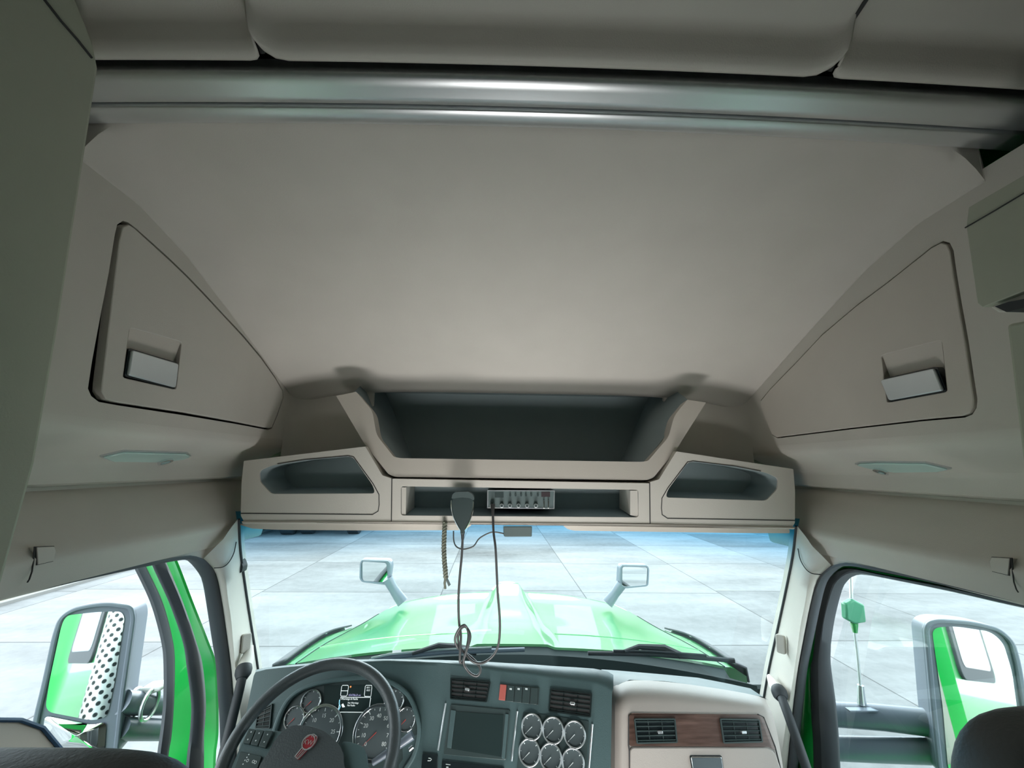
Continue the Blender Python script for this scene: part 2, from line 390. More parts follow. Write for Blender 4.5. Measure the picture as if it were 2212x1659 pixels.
# windscreen with its blue tint band
def ws(u, v):   # u -1..1, v 0 bottom .. 1 top
    zt, zb = -.17, -.95; z = zb+(zt-zb)*v
    hw = 1.045-.055*v; y = 1.93-.44*v+.30*(1-u*u)
    return Vector((hw*u, y, ZC+z))
mb = MB(); mb.grid([[ws(-1+2*i/24, j/10) for i in range(25)] for j in range(11)])
o = mb.build('window_1', glassmat('windscreen_glass', (.74, .93)), kind='structure', angle=80, merge=False)
uvl = o.data.uv_layers.new(name='UVMap')
for lp in o.data.loops:
    z = o.data.vertices[lp.vertex_index].co.z-ZC; uvl.data[lp.index].uv = (.5, (z+.95)/.78)

# front wall behind the overhead storage and back of the shelf
pf = PL((0, 1.74, ZC), (0, -1, 0))
mb = MB()
for sx in (-1, 1):
    w = lambda x, z: toUV(pf, (sx*x, 1.74, ZC+z))
    mb.prism(pf, [w(.63, .34), w(.63, .20), w(.50, .03), w(.50, -.2), w(1.2, -.2), w(1.2, .34)], -.02, 0)
    cr_ = []
    for k in range(9):   # soft corner between cheek and front wall
        a = math.pi/2*k/8; cr_.append((sx*(.87+.08*math.cos(a)), 1.66+.08*math.sin(a)))
    mb.grid([[(x, y, ZC+z) for x, y in cr_] for z in (-.1, .03, .2, .32)])
mb.build('wall_front', M['beige'], kind='structure')

# shelf recess: dark lining, floor and back
mb = MB(); y1, y2 = 1.55, 1.98
xs = [-.72, -.70, -.46, .46, .70, .72]
mb.grid([[(-.66, y1, ZC+.25), (-.46, y1, ZC+.012), (.46, y1, ZC+.012), (.66, y1, ZC+.25)], [(-.70, y2, ZC+.45), (-.50, y2, ZC+.03), (.50, y2, ZC+.03), (.70, y2, ZC+.45)]])
mb.add([(-.72, y2, ZC+.02), (.72, y2, ZC+.02), (.72, y2, ZC+.34), (-.72, y2, ZC+.34), (-.72, 1.735, ZC+.345), (.72, 1.735, ZC+.345)], [(0, 1, 2, 3), (3, 2, 5, 4)])
shelf_lining = mb

# rear roof behind the beam
prr = [(.612, .712), (.603, .708), (.592, .712), (.583, .724), (.574, .745), (.566, .756), (.55, .760), (.3, .765), (-1.0, .765), (-1.9, .76)]
def arch(x): return -.022*x*x/.9
def rearpanel(x0, x1, n, rl, rr2):
    rws = []
    for y, z in prr:
        r = []
        for i in range(n+1):
            t = i/n; t = .5-.5*math.cos(math.pi*t); x = x0+(x1-x0)*t
            d = 0
            if rl: k = max(0, 1-(x-x0)/rl); d = max(d, rl*(1-math.sqrt(max(0, 1-k*k))))
            if rr2: k = max(0, 1-(x1-x)/rr2); d = max(d, rr2*(1-math.sqrt(max(0, 1-k*k))))
            yy = y-d*(1 if y > .5 else 0)*.9
            r.append((x, yy, ZC+z+arch(x)))
        rws.append(r)
    return rws
for nm, x0, x1, a, b in (('ceiling_rear_centre', -.500, .512, .035, .035), ('ceiling_rear_left', -1.15, -.506, 0, .02), ('ceiling_rear_right', .518, 1.15, .02, 0)):
    MB().grid(rearpanel(x0, x1, 24, a, b)).build(nm, M['beige'], kind='structure', angle=70, solid=.004)
mb = MB()
for x in (-.503, .515):
    mb.tube([(x, .602, ZC+.716+arch(x)), (x, .585, ZC+.726+arch(x)), (x, .57, ZC+.752+arch(x)), (x, .5, ZC+.765+arch(x)), (x, -1.0, ZC+.77)], .0045, 6)
mb.box((0, .64, ZC+.81), (2.3, .30, .04)); mb.box((0, -.7, ZC+.80), (2.4, 2.6, .03))
mb.build('ceiling_gap', M['seam'], kind='structure')

# roof beam: satin silver crossbar with a black groove
beam = empty('roof_beam', (0, .68, ZC+.70), 'satin silver crossbar with one black groove running across the cab roof', 'roof beam')
def xloft(prof, y0=0, x0=-1.12, x1=1.12, n=28):
    r = []
    for y, z in prof:
        r.append([(x0+(x1-x0)*i/n, y, ZC+z+arch(x0+(x1-x0)*i/n)) for i in range(n+1)])
    return r
bp = [(.632, .74), (.631, .722), (.633, .713), (.638, .7075), (.655, .7045), (.672, .7015), (.684, .6985), (.687, .701), (.687, .715)]
MB().grid(xloft(bp)).build('beam_face', M['bar'], beam, angle=60)
bp = [(.697, .715), (.697, .703), (.700, .700), (.715, .6985), (.730, .6975), (.738, .702), (.741, .712), (.741, .74)]
MB().grid(xloft(bp)).build('beam_lip', M['bar'], beam, angle=60)
MB().grid(xloft([(.686, .712), (.698, .712)])).build('groove', M['rubber'], beam)

# sleeper shell behind the camera, floor, lower body
mb = MB()
for sx in (-1, 1):
    mb.add([(sx*1.1, .30, ZC-1.6), (sx*1.1, .30, ZC+.8), (sx*1.1, -1.9, ZC+.8), (sx*1.1, -1.9, ZC-1.6)], [(0, 1, 2, 3)])
    mb.add([(sx*1.0, .31, ZC-1.6), (sx*1.0, .31, ZC+.8), (sx*1.13, .31, ZC+.8), (sx*1.13, .31, ZC-1.6)], [(0, 1, 2, 3)])
mb.build('wall_sleeper', M['olive'], kind='structure')
MB().add([(-1.13, -1.9, ZC-1.6), (1.13, -1.9, ZC-1.6), (1.13, -1.9, ZC+.8), (-1.13, -1.9, ZC+.8)], [(0, 1, 2, 3)]).build('wall_back', M['olive'], kind='structure')
MB().box((0, .1, ZC-1.6), (2.2, 4.0, .04)).build('floor', M['seat'], kind='structure')

MB().box((0, 2.02, ZC-1.35), (2.3, .04, .80)).build('wall_firewall', M['cowl'], kind='structure')
# door seals of the body openings
def seal(sx):
    f_ = (lambda r: r) if sx < 0 else (lambda r: [mir(p) for p in r])
    out = [(-120,1312),(2,1284),(150,1252),(296,1220),(391,1202),(421,1201),(448,1213),(465,1235),(478,1289),(490,1370),(499,1437),(504,1498),(508,1560),(512,1640),(516,1700)]
    inn = [(-120,1322),(2,1291),(150,1258),(296,1227),(391,1209),(412,1215),(434,1241),(442,1262),(449,1302),(462,1386),(470,1437),(474,1498),(478,1560),(480,1640),(482,1700)]
    a = resamp(spline([onX(*p, -1.022) for p in out], 4), 60); b = resamp(spline([onX(*p, -1.05) for p in inn], 4), 60)
    if sx > 0: b = [p.lerp(q, .62) for p, q in zip(a, b)]
    m1 = [p.lerp(q, .35)+Vector((.008, -.004, -.004)) for p, q in zip(a, b)]; m2 = [p.lerp(q, .7)+Vector((.004, -.003, -.003)) for p, q in zip(a, b)]
    bb = [p+Vector((-.012, .008, 0)) for p in b]
    o = MB().grid([f_(r) for r in (a, m1, m2, b, bb)]).build('door_seal', M['rubber2'], angle=80)
    tag(o, 'dark rubber seal around the driver door opening' if sx < 0 else 'dark rubber seal around the passenger door opening', 'door seal', 'rubber door seals'); return o
seal(-1); seal(1)
# ------------------------------------------------------------------ side cupboards in the cheeks
DOOR[1] = None
def cupboard(sx, label):
    pl = PLX[sx]; cen = pl.hit(*( (400, 720) if sx < 0 else (1900, 740)))
    r = empty('overhead_cupboard', cen+Vector((sx*.08, 0, 0)), label, 'cupboard', 'triangular overhead cupboards')
    hole = pl.uvs(HOLE[sx]); pock = pl.uvs(POCK[sx]); pad = pl.uvs(PADL[sx])
    MB().well(pl, offs(hole, -.004), -.10, -.021).build('body', M['seam'], r)
    if DOOR[sx]: dp = pl.uvs(DOOR[sx])
    else: dp = offs(hole, .0042)
    pk = rnd(pock, .008, 3)
    d = MB().prism(pl, dp, -.018, .004, [pk]).build('door', M['beige' if sx < 0 else 'beige2'], r, bevel=.003)
    # finger recess: floor runs in from the top edge to a deep bottom
    n0 = len(pock); mb = MB()
    A = [pl.W(u, v, .0038) for u, v in pock]; B = [pl.W(*pock[0], .001), pl.W(*pock[1], .001), pl.W(*pock[2], -.03), pl.W(*pock[3], -.03)]
    mb.add(A+B, [(4, 5, 6, 7), (1, 2, 6, 5), (2, 3, 7, 6), (3, 0, 4, 7)])
    mb.build('latch_recess', M['beige2'], d)
    fr = offs(pock, .003); half = [pad[0], pad[1], pad[2], pad[3]]
    MB().prism(pl, rnd(offs(half, -.004), .006, 3), -.012, .0035).build('latch_surround', M['black'], d)
    cx, cy = sum(p[0] for p in pad)/4, sum(p[1] for p in pad)/4
    MB().prism(pl, rnd(pad, .006, 4), .003, .010).build('latch', M['silver'], d, bevel=.002)
cupboard(-1, 'triangular cupboard on the driver side with its door slightly ajar')
cupboard(1, 'triangular cupboard on the passenger side with a bright silver latch')

# ------------------------------------------------------------------ overhead storage across the windscreen
k6 = crop(500, 820, 3.568); k7 = crop(1100, 820, 3.352)
con = empty('overhead_storage', (0, 1.6, ZC-.1), 'beige overhead storage unit with open cubbies above the windscreen', 'overhead console')
pc = tilt(1100, 1060, 1.475, 0, -4)
def mirp(pts): return [(-u, v) for u, v in pts]
L_out = [(526.6, 995.5), (789, 964.5), (826, 1027), (846, 1033.5), (845, 1126.5), (527, 1126.5), (520, 1114), (521.5, 1044)]
L_hole = [(560, 1017), (585, 1006), (657, 994), (752, 985.5), (764, 989), (806, 1050), (810, 1066), (586, 1067), (561, 1040)]
lo = pc.uvs(L_out); lh = pc.uvs(L_hole)
seam_l = [(521, 1109), (700, 1110.5), (805, 1111.5), (817, 1104), (819, 1090), (818.5, 1068), (806, 1045), (764, 987), (752, 984.5), (657, 993), (600, 1002)]
for sx in (-1, 1):
    g = (lambda q: q) if sx < 0 else mirp
    # the right hand unit uses the mirrored outline about the cab centre
    ou, ho = g(rnd([(u+pc.o.x, v) for u, v in lo], .004)), g(rnd([(u+pc.o.x, v) for u, v in lh], .012, 4))
    ou = [(u-pc.o.x, v) for u, v in ou]; ho = [(u-pc.o.x, v) for u, v in ho]
    f = MB().prism(pc, ou, -.18, 0, [ho]).build('side_unit', M['beige'], con, bevel=.004)
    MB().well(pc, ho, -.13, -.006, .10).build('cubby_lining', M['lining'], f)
    # tray lip inside the cubby
    se = [(u-pc.o.x, v) for u, v in g([(u+pc.o.x, v) for u, v in pc.uvs(seam_l)])]
    seamline([pc.W(u, v, .0005) for u, v in se], .0016, 'tray_seam', f)
cen_o = [(847.5, 1034), (1402.5, 1044), (1403.5, 1130), (846.5, 1126.5)]
cen_h = [(866, 1050.5), (1379, 1058), (1379, 1117.5), (866, 1113.5)]
f = MB().prism(pc, rnd(pc.uvs(cen_o), .003), -.18, .001, [rnd(pc.uvs(cen_h), .010, 4)]).build('centre_unit', M['beige'], con, bevel=.004)
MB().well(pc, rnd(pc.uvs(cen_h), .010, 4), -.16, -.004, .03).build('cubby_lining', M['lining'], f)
MB().prism(pc, pc.uvs([(1362, 1060), (1378, 1060), (1379, 1117), (1362, 1113)]), -.14, -.003).build('cubby_cheek', M['beige'], f)
MB().prism(pc, pc.uvs([(867, 1053), (877, 1053), (876, 1112), (867, 1112)]), -.14, -.003).build('cubby_cheek', M['beige'], f)
for a, b in (((846.7, 1033), (845.6, 1127)), ((1403, 1043), (1404, 1131))):
    q = pc.uvs([a, b]); seamline([pc.W(*q[0], .001), pc.W(*q[1], .001)], .002, 'joint', con)
# lower lip under the units
lip = pc.uvs([(522, 1125.5), (846, 1126), (1100, 1128), (1404, 1131), (1716, 1138), (1714, 1143), (1404, 1135), (1100, 1132.5), (846, 1131), (526, 1131)])
MB().prism(pc, lip, -.25, .006).build('lower_lip', M['beige2'], con, bevel=.003)
# shelf frame: U shaped rounded rim and its dark well
ps_ = tilt(1128, 1000, 1.49, 0, 8)
U_o = [(727, 856), (789, 961), (840, 1025), (853, 1030), (1398, 1037), (1411, 1032), (1459, 973), (1524, 870)]
U_i = [(1484, 864), (1456, 898), (1443, 945), (1399, 996), (1385, 998), (866, 990), (851, 987), (814, 940), (805, 888), (770, 847)]
mb = MB().prism(ps_, rnd(ps_.uvs(U_o+U_i), [0, .02, .01, .01, .01, .01, .02, 0, 0, .02, .02, .008, .01, .01, .008, .02, .02, 0]), -.06, .004)
mb.build('shelf_frame', M['beige2'], con, bevel=.010, seg=3)
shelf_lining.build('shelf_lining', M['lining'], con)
q = PL((0, 1.56, ZC), (0, -1, 0))

# sun visors, seen edge on below the storage
for (pts, lb) in (([(516, 1131), (1012, 1131), (1019, 1134), (1006, 1143), (993, 1145.5), (800, 1146), (600, 1144.5), (545, 1142), (519, 1134)], 'beige sun visor folded up above the driver side windscreen'),
                  ([(1216, 1135), (1706, 1143), (1706, 1152), (1600, 1151.5), (1240, 1146.5), (1226, 1143)], 'beige sun visor folded up above the passenger side windscreen')):
    pv = PL((0, 1.52, ZC-.2), (0, -1, .0)); uv = pv.uvs(pts)
    o = MB().prism(pv, rnd(uv, .004), -.16, 0).build('sun_visor', M['beige2'], bevel=.004)
    tag(o, lb, 'sun visor', 'sun visors')

# ------------------------------------------------------------------ radio in the centre cubby
kC = crop(940, 1030, 7.373)
pr = tilt(1126, 1079, 1.50, 0, 0)
rad = empty('cb_radio', pr.o, 'grey two-way radio with a row of chrome knobs in the centre cubby', 'radio')
fo = pr.uvs([kC(832, 212), kC(1905, 216), kC(1898, 512), kC(830, 500)])
MB().prism(pr, fo, -.12, 0).build('body', mat('radio_body', (.11, .15, .15), .4), rad, bevel=.002)
MB().ring(pr, fo, offs(fo, .003), 0, .002).build('bezel', M['chromesat'], rad)
def prect(pl, k, x0, y0, x1, y1): return pl.uvs([k(x0, y0), k(x1, y0), k(x1, y1), k(x0, y1)])
MB().prism(pr, prect(pr, kC, 1690, 240, 1830, 318), 0, .0015).build('channel_display', mat('red_black_display', (.06, .045, .05), .25), rad)
MB().prism(pr, prect(pr, kC, 950, 245, 1090, 330), 0, .0015).build('meter', M['dash2'], rad)
for x in (1195, 1280, 1368, 1445, 1530, 1635): 
    c = pr.uv(*kC(x, 285)); MB().prism(pr, circ(c, .0035, .006, 14), 0, .004).build('button', M['dash2'], rad)
for x in (1060, 1190, 1325, 1460, 1600):
    c = pr.uv(*kC(x, 455)); kn = MB().prism(pr, circ(c, .0072, n=20), 0, .016).build('knob', M['chromesat'], rad, bevel=.0015)
    MB().prism(pr, circ(c, .0045, n=14), .0155, .0168).build('knob_cap', M['dash2'], kn)
for x in (1730, 1800):
    MB().prism(pr, rnd(prect(pr, kC, x-12, 372, x+12, 500), .002), 0, .010).build('toggle', M['chrome'], rad, bevel=.001)
c = pr.uv(*kC(915, 455)); MB().prism(pr, circ(c, .0085, n=20), 0, .018).build('microphone_socket', M['chromesat'], rad)

# microphone hung on the cubby edge, with its knotted cord
pm = tilt(1000, 1095, 1.44, 0, 0)
mic = empty('hand_microphone', pm.o, 'black hand microphone with chrome edges hanging beside the radio on a knotted cord', 'microphone')
body = [kC(*p) for p in [(270, 372), (285, 345), (330, 328), (440, 318), (560, 330), (605, 350), (620, 380), (612, 480), (595, 560), (570, 650), (530, 740), (495, 800), (470, 840), (462, 905), (415, 905), (408, 840), (385, 790), (350, 730), (310, 640), (285, 560), (272, 480)]]
bo = pm.uvs(body); MB().prism(pm, bo, -.012, .016).build('body', M['dash2'], mic, bevel=.006, seg=3)
clip = rnd(pm.uvs([kC(*p) for p in [(270, 345), (285, 275), (340, 232), (540, 232), (600, 270), (632, 330), (625, 372), (560, 335), (440, 322), (330, 335)]]), .004)
MB().prism(pm, clip, -.006, .020).build('hanger_plate', M['greybox'], mic, bevel=.003)
for side_ in ([(268, 370), (270, 480), (285, 570), (310, 650), (350, 735), (408, 838)], [(616, 385), (612, 480), (595, 560), (570, 650), (530, 740), (480, 830)]):
    MB().tube(spline([pm.W(*pm.uv(*kC(*p)), .015) for p in side_], 4), .0024, 8).build('chrome_edge', M['chrome'], mic)
k3 = crop(900, 1120, 3.079); kn_ = crop(930, 1240, 6.913)
raw = [(kC(438, 900), 0), (kC(437, 1000), 0), (k3(300, 250), .0), (kn_(440, 0), 0), (kn_(418, 350), 0), (kn_(425, 700), 0), (kn_(455, 900), .004), (kn_(450, 1100), .012), (kn_(445, 1270), .012), (kn_(480, 1300), .006),
       (kn_(520, 1180), -.004), (kn_(560, 1000), -.006), (kn_(560, 850), 0), (kn_(510, 745), .010), (kn_(430, 800), .014), (kn_(372, 950), .008), (kn_(400, 1090), .0), (kn_(480, 1180), -.012), (kn_(600, 1265), -.010),
       (kn_(710, 1350), 0), (kn_(748, 1430), .004), (kn_(700, 1505), .006), (kn_(610, 1480), .006), (kn_(530, 1390), .006), (kn_(500, 1270), .016), (kn_(540, 1120), .018), (kn_(595, 950), .014), (kn_(585, 850), .010), (kn_(520, 785), .000),
       (kn_(450, 830), -.004), (kn_(408, 950), -.006), (kn_(430, 1080), -.004), (kn_(530, 1190), .004), (kn_(630, 1280), .010), (kn_(740, 1320), .006), (kn_(850, 1290), 0), (kn_(950, 1195), 0), (kn_(1012, 1060), 0), (kn_(1035, 850), 0),
       (kn_(1030, 600), 0), (kn_(1005, 300), 0), (kn_(990, 0), 0), (k3(525, 200), -.0), (kC(930, 900), -.01), (kC(920, 700), -.02), (kC(912, 510), -.03)]
pts = [pm.W(*pm.uv(*p), h) for p, h in raw]
MB().tube(spline(pts, 6), .0040, 10).build('cord', M['cordm'], mic)
MB().tube([pm.W(*pm.uv(*kC(438, 870)), 0), pm.W(*pm.uv(*kC(438, 925)), 0), pm.W(*pm.uv(*kC(437, 1000)), 0)], [.0085, .006, .0045], 12).build('strain_relief', M['rubber'], mic)
MB().tube([pm.W(*pm.uv(*kC(914, 470)), -.035), pm.W(*pm.uv(*kC(914, 520)), -.024), pm.W(*pm.uv(*kC(918, 640)), -.02)], [.0085, .0065, .0045], 12).build('plug', M['cordm'], mic)

# grey sensor box behind the glass with its cable
pb = tilt(1118, 1149, 1.60, 0, 0)
bx = empty('camera_box', pb.o, 'small grey box with a thin cable fixed at the top of the windscreen', 'camera')
MB().prism(pb, rnd(pb.uvs([kC(1085, 790), kC(1545, 790), kC(1540, 955), kC(1110, 958), kC(1088, 930)]), .004), -.06, 0).build('body', M['greybox'], bx, bevel=.004)
cab = [kC(1088, 912), kC(1060, 905), kC(950, 888), kC(850, 905), kC(700, 990), k3(380, 185), k3(340, 203), k3(300, 207), k3(262, 190), k3(245, 150), k3(243, 85)]
MB().tube(spline([pb.W(*pb.uv(*p), -.01) for p in cab], 5), .0026, 8).build('cable', M['cordm'], bx)

# braided cord hanging from the visor
pb2 = tilt(962, 1190, 1.46, 0, 0)
st = empty('braided_strap', pb2.hit(961, 1135), 'olive braided cord with a small metal hook hanging by the driver visor', 'strap')
pth = resamp([pb2.hit(*k3(*p)) for p in [(188, 20), (183, 120), (181, 200), (184, 280), (190, 340), (194, 395)]], 60)
mb = MB()
for ph in (0, math.pi):
    mb.tube([p+Vector((.0045*math.sin(i*.95+ph), .003*math.cos(i*.95+ph), 0)) for i, p in enumerate(pth)], .0048, 6)
mb.build('braid', M['strap'], st)
MB().tube([pb2.hit(*k3(*p)) for p in [(192, 390), (186, 430), (191, 468)]], .004, 8).build('cord_end', M['strap'], st)
MB().prism(pb2, pb2.uvs([k3(193, 398), (k3(207, 398)), (k3(227, 440)), k3(212, 452)]), -.003, .003).build('hook', M['greybox'], st, bevel=.001)

# ------------------------------------------------------------------ reading lamps on the soffits
for sx, lb in ((-1, 'clear reading lamp on the soffit above the driver door'), (1, 'clear reading lamp on the soffit above the passenger door')):
    n = Vector((-sx*.459, 0, -.888)); 
    pp = PL((sx*1.02, 1.1, ZC+.0227), (-sx*.459, 0, -.888), (0, 1, 0))
    g = pp.uvs([(215, 984.5), (268, 972), (404, 976.5), (413, 983), (395, 990), (345, 996.5), (240, 994.5)]) if sx < 0 else pp.uvs([(1847, 1001), (1856, 997.5), (1890, 996), (1998, 997), (2056, 1011), (2030, 1017), (1935, 1018.5), (1880, 1010)])
    r = empty('reading_lamp', pp.W(sum(u for u, v in g)/len(g), sum(v for u, v in g)/len(g)), lb, 'lamp', 'reading lamps above the doors')
    b = MB().prism(pp, g, -.004, .003).build('base', M['chromesat'], r)
    MB().prism(pp, offs(g, .004), .002, .007).build('lens', mat('clear_lens', (.55, .75, .70), .12, spec=.9, coat=.6), r, bevel=.002)
    mu, mv = sum(u for u, v in g)/len(g), sum(v for u, v in g)/len(g)
    cc = pp.uv(*((355, 991) if sx < 0 else (1905, 1012)))
    MB().ring(pp, circ(cc, .018), circ(cc, .012), .005, .013).build('spot_ring', M['chrome'], r)

# coat hook covers on the header rails
kh = crop(0, 1100, 2.968)
for sx, lb in ((-1, 'small square coat hook cover on the driver door header'), (1, 'small square coat hook cover on the passenger door header')):
    f_ = (lambda p: p) if sx < 0 else mir
    def hp(px, py, d=0): p = onX(px, py, -1.006-d); return p
    r = empty('coat_hook_cover', f_(hp(90, 1198)), lb, 'hook cover', 'coat hook covers')
    fr = [hp(*kh(215, 240)), hp(*kh(335, 235)), hp(*kh(345, 265)), hp(*kh(328, 335)), hp(*kh(222, 360))]
    cx = sum(fr, Vector())/5
    q = [cx+(p-cx)*.93 for p in fr]
    MB().grid([[f_(p) for p in fr], [f_(p+Vector((.004, 0, 0))) for p in fr], [f_(p+Vector((.004, 0, 0))) for p in q], [f_(p) for p in q]], True).build('surround', M['seam'], r)
    MB().grid([[f_(p+Vector((.006, 0, 0))) for p in q], [f_(p-Vector((.02, 0, 0))) for p in q]], True).cap([f_(p+Vector((.006, 0, 0))) for p in q]).build('cover', M['beige'], r, bevel=.001)
    seamline([f_(hp(*kh(*p))+Vector((.003, 0, 0))) for p in [(212, 240), (205, 330), (195, 400), (178, 450), (165, 470)]], .0013, 'joint', r)

# pillar buttons and clip
def button(px, py, w_, h_, sx, lb, mt):
    p = onX(px, py, sx*.985); n = Vector((-sx*.75, -.62, .1)).normalized(); pl = PL(p+n*.001, n)
    o = MB().prism(pl, rnd([(-w_/2, -h_/2), (w_/2, -h_/2), (w_/2, h_/2), (-w_/2, h_/2)], .008, 4), -.01, .008).build('pillar_plug', mt, bevel=.003)
    return tag(o, lb, 'plug', 'pillar plugs')
button(531, 1389, .030, .062, -1, 'beige oval plug halfway down the driver side pillar', M['beige'])
button(1687, 1391, .030, .062, 1, 'beige oval plug halfway down the passenger side pillar', M['beige'])
pt = tilt(521, 1221, 1.60)
o = MB().prism(pt, rnd(pt.uvs([(517, 1206), (524, 1210), (528, 1222), (526, 1234), (519, 1238)]), .004), -.02, .01).build('windscreen_clip', M['rubber'], bevel=.003)
tag(o, 'small black clip stuck to the windscreen edge by the driver pillar', 'clip')

# grab handles on the pillars
def grab(pts, yz, cap_pt, lb):
    P = [onX(px, py, x) for px, py, x in pts]
    r = empty('grab_handle', P[0], lb, 'grab handle', 'black grab handles on the pillars')
    MB().tube(spline(P, 5), .0145, 14).build('grip', M['rubber'], r)
    d = (P[1]-P[0]).normalized(); a = P[0]-d*.006
    MB().tube([a-d*.012, a, a+d*.015, a+d*.03], [.022, .026, .025, .017], 18).build('end_collar', M['rubber'], r)
    MB().tube([onX(*q) for q in cap_pt], [.010, .022, .024], 14).build('mount', M['beige'], r)
    return r
grab([(526, 1450, -.95), (517, 1490, -.935), (500, 1560, -.92), (478, 1650, -.91), (455, 1740, -.90)], 0, [(541, 1396, -.98), (534, 1425, -.965), (526, 1448, -.952)], 'black grab handle beside the steering wheel on the driver pillar')
grab([(1684, 1497, .955), (1699, 1535, .935), (1722, 1600, .92), (1742, 1659, .91), (1770, 1740, .90)], 0, [(1662, 1462, .985), (1674, 1482, .97), (1683, 1495, .957)], 'black grab handle beside the glove box on the passenger pillar')

# cabinets at the frame edges
def cabinet(sx, X, poly, lb, more=None, mt='olive'):
    pl = PL((sx*X, .5, ZC), (-sx, 0, 0))
    uv = pl.uvs(poly); 
    r = empty('sleeper_cabinet', pl.W(*uv[0]), lb, 'cabinet', 'sleeper cabinets')
    MB().prism(pl, uv, -(.945-X), 0).build('side_panel', M[mt], r, bevel=.006)
    return r, pl
r, pl = cabinet(-1, .75, [(-300, 60), (60, -260), (203, 92), (214, 150), (196, 268), (130, 700), (78, 1000), (-2, 1290), (-400, 1290)], 'tall olive cabinet side closest to the camera behind the driver door')
seamline([pl.W(*pl.uv(*p), .001) for p in [(60, -60), (95, 0), (130, 45), (165, 85), (197, 125)]], .002, 'joint', r)
r, pl = cabinet(1, .76, [(2300, 330), (2212, 378), (2092, 448), (2087, 490), (2111, 655), (2122, 664), (2212, 628), (2400, 560), (2500, 330)], 'olive upper cabinet with an open finger slot at the frame edge')
seamline([pl.W(*pl.uv(*p), .001) for p in [(2086, 492), (2150, 455), (2212, 418), (2300, 365)]], .0012, 'joint', r)
lipp = [(2111, 654), (2122, 664), (2160, 676), (2400, 560), (2400, 540), (2212, 630)]
MB().prism(pl, pl.uvs([(2122, 662), (2212, 628), (2400, 552), (2400, 590), (2212, 650), (2170, 675), (2140, 674)]), -.2, -.01).build('handle_slot', M['beige'], r, bevel=.004)
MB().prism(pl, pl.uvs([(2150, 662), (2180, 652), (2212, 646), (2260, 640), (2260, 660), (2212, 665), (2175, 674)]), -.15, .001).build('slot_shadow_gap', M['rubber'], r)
r2, pl2 = cabinet(1, .80, [(2172, 700), (2400, 660), (2500, 1100), (2320, 1330), (2214, 1045), (2205, 980)], 'olive lower cabinet panel under the finger slot at the frame edge')
# ------------------------------------------------------------------ ground outside
def groundmat():
    m = D.materials.new('concrete_slabs'); m.use_nodes = True; t = m.node_tree; b = t.nodes['Principled BSDF']; b.inputs['Roughness'].default_value = .85
    g = N(t, 'ShaderNodeNewGeometry'); mp = N(t, 'ShaderNodeMapping'); d = ray(1068, 1005); mp.inputs['Rotation'].default_value = (0, 0, math.atan2(d.x, d.y))
    t.links.new(g.outputs['Position'], mp.inputs[0]); s = N(t, 'ShaderNodeSeparateXYZ'); t.links.new(mp.outputs[0], s.inputs[0])
    def M_(op, a, b_=None):
        n = N(t, 'ShaderNodeMath', operation=op)
        for i, v in enumerate((a, b_)):
            if v is None: continue
            if isinstance(v, (int, float)): n.inputs[i].default_value = v
            else: t.links.new(v, n.inputs[i])
        return n.outputs[0]
    X, Y = s.outputs['X'], s.outputs['Y']; best = None; idx = None
    for xi in (-13.9, -9.8, -5.55, -1.27, 2.18, 5.62, 9.05, 12.5, 16):
        a = M_('ABSOLUTE', M_('SUBTRACT', X, xi)); best = a if best is None else M_('MINIMUM', best, a)
        st_ = M_('GREATER_THAN', X, xi); idx = st_ if idx is None else M_('ADD', idx, st_)
    yy = M_('ADD', Y, M_('MULTIPLY', M_('PINGPONG', idx, 1.0), .18))
    yy = M_('SUBTRACT', yy, 1.95); k = M_('DIVIDE', yy, 3.0); fr = M_('FRACT', k); fl = M_('FLOOR', k)
    dy = M_('MULTIPLY', M_('MINIMUM', fr, M_('SUBTRACT', 1.0, fr)), 3.0)
    dist = M_('MINIMUM', M_('MULTIPLY', best, 1.0), M_('MULTIPLY', dy, .8)); joint = M_('LESS_THAN', dist, .013)
    cb = N(t, 'ShaderNodeCombineXYZ'); t.links.new(idx, cb.inputs[0]); t.links.new(fl, cb.inputs[1])
    wn = N(t, 'ShaderNodeTexWhiteNoise', noise_dimensions='2D'); t.links.new(cb.outputs[0], wn.inputs['Vector'])
    mp2 = N(t, 'ShaderNodeMapping'); mp2.inputs['Scale'].default_value = (.35, 1, 1); t.links.new(mp.outputs[0], mp2.inputs[0])
    n1 = N(t, 'ShaderNodeTexNoise', Scale=.55, Detail=8.0, Roughness=.62); t.links.new(mp2.outputs[0], n1.inputs['Vector'])
    n2 = N(t, 'ShaderNodeTexNoise', Scale=5.0, Detail=6.0, Roughness=.7); t.links.new(mp.outputs[0], n2.inputs['Vector'])
    v = M_('ADD', M_('MULTIPLY', M_('SUBTRACT', wn.outputs['Value'], .5), .085), M_('MULTIPLY', M_('SUBTRACT', n1.outputs['Fac'], .5), .30))
    v = M_('ADD', v, M_('MULTIPLY', M_('SUBTRACT', n2.outputs['Fac'], .5), .10))
    v = M_('ADD', v, .165); v = M_('MULTIPLY', v, M_('SUBTRACT', 1.0, M_('MULTIPLY', joint, .6)))
    c = N(t, 'ShaderNodeCombineColor'); t.links.new(v, c.inputs[0]); t.links.new(M_('MULTIPLY', v, 1.06), c.inputs[1]); t.links.new(M_('MULTIPLY', v, 1.07), c.inputs[2])
    t.links.new(c.outputs[0], b.inputs['Base Color']); return m
MB().add([(-10.65, -60, 0), (60, -60, 0), (60, 90, 0), (-10.65, 90, 0)], [(0, 1, 2, 3)]).build('ground', groundmat(), kind='structure')
MB().add([(-60, -60, 0), (-10.65, -60, 0), (-10.65, 90, 0), (-60, 90, 0)], [(0, 1, 2, 3)]).build('lawn', M['lawnm'], kind='structure')
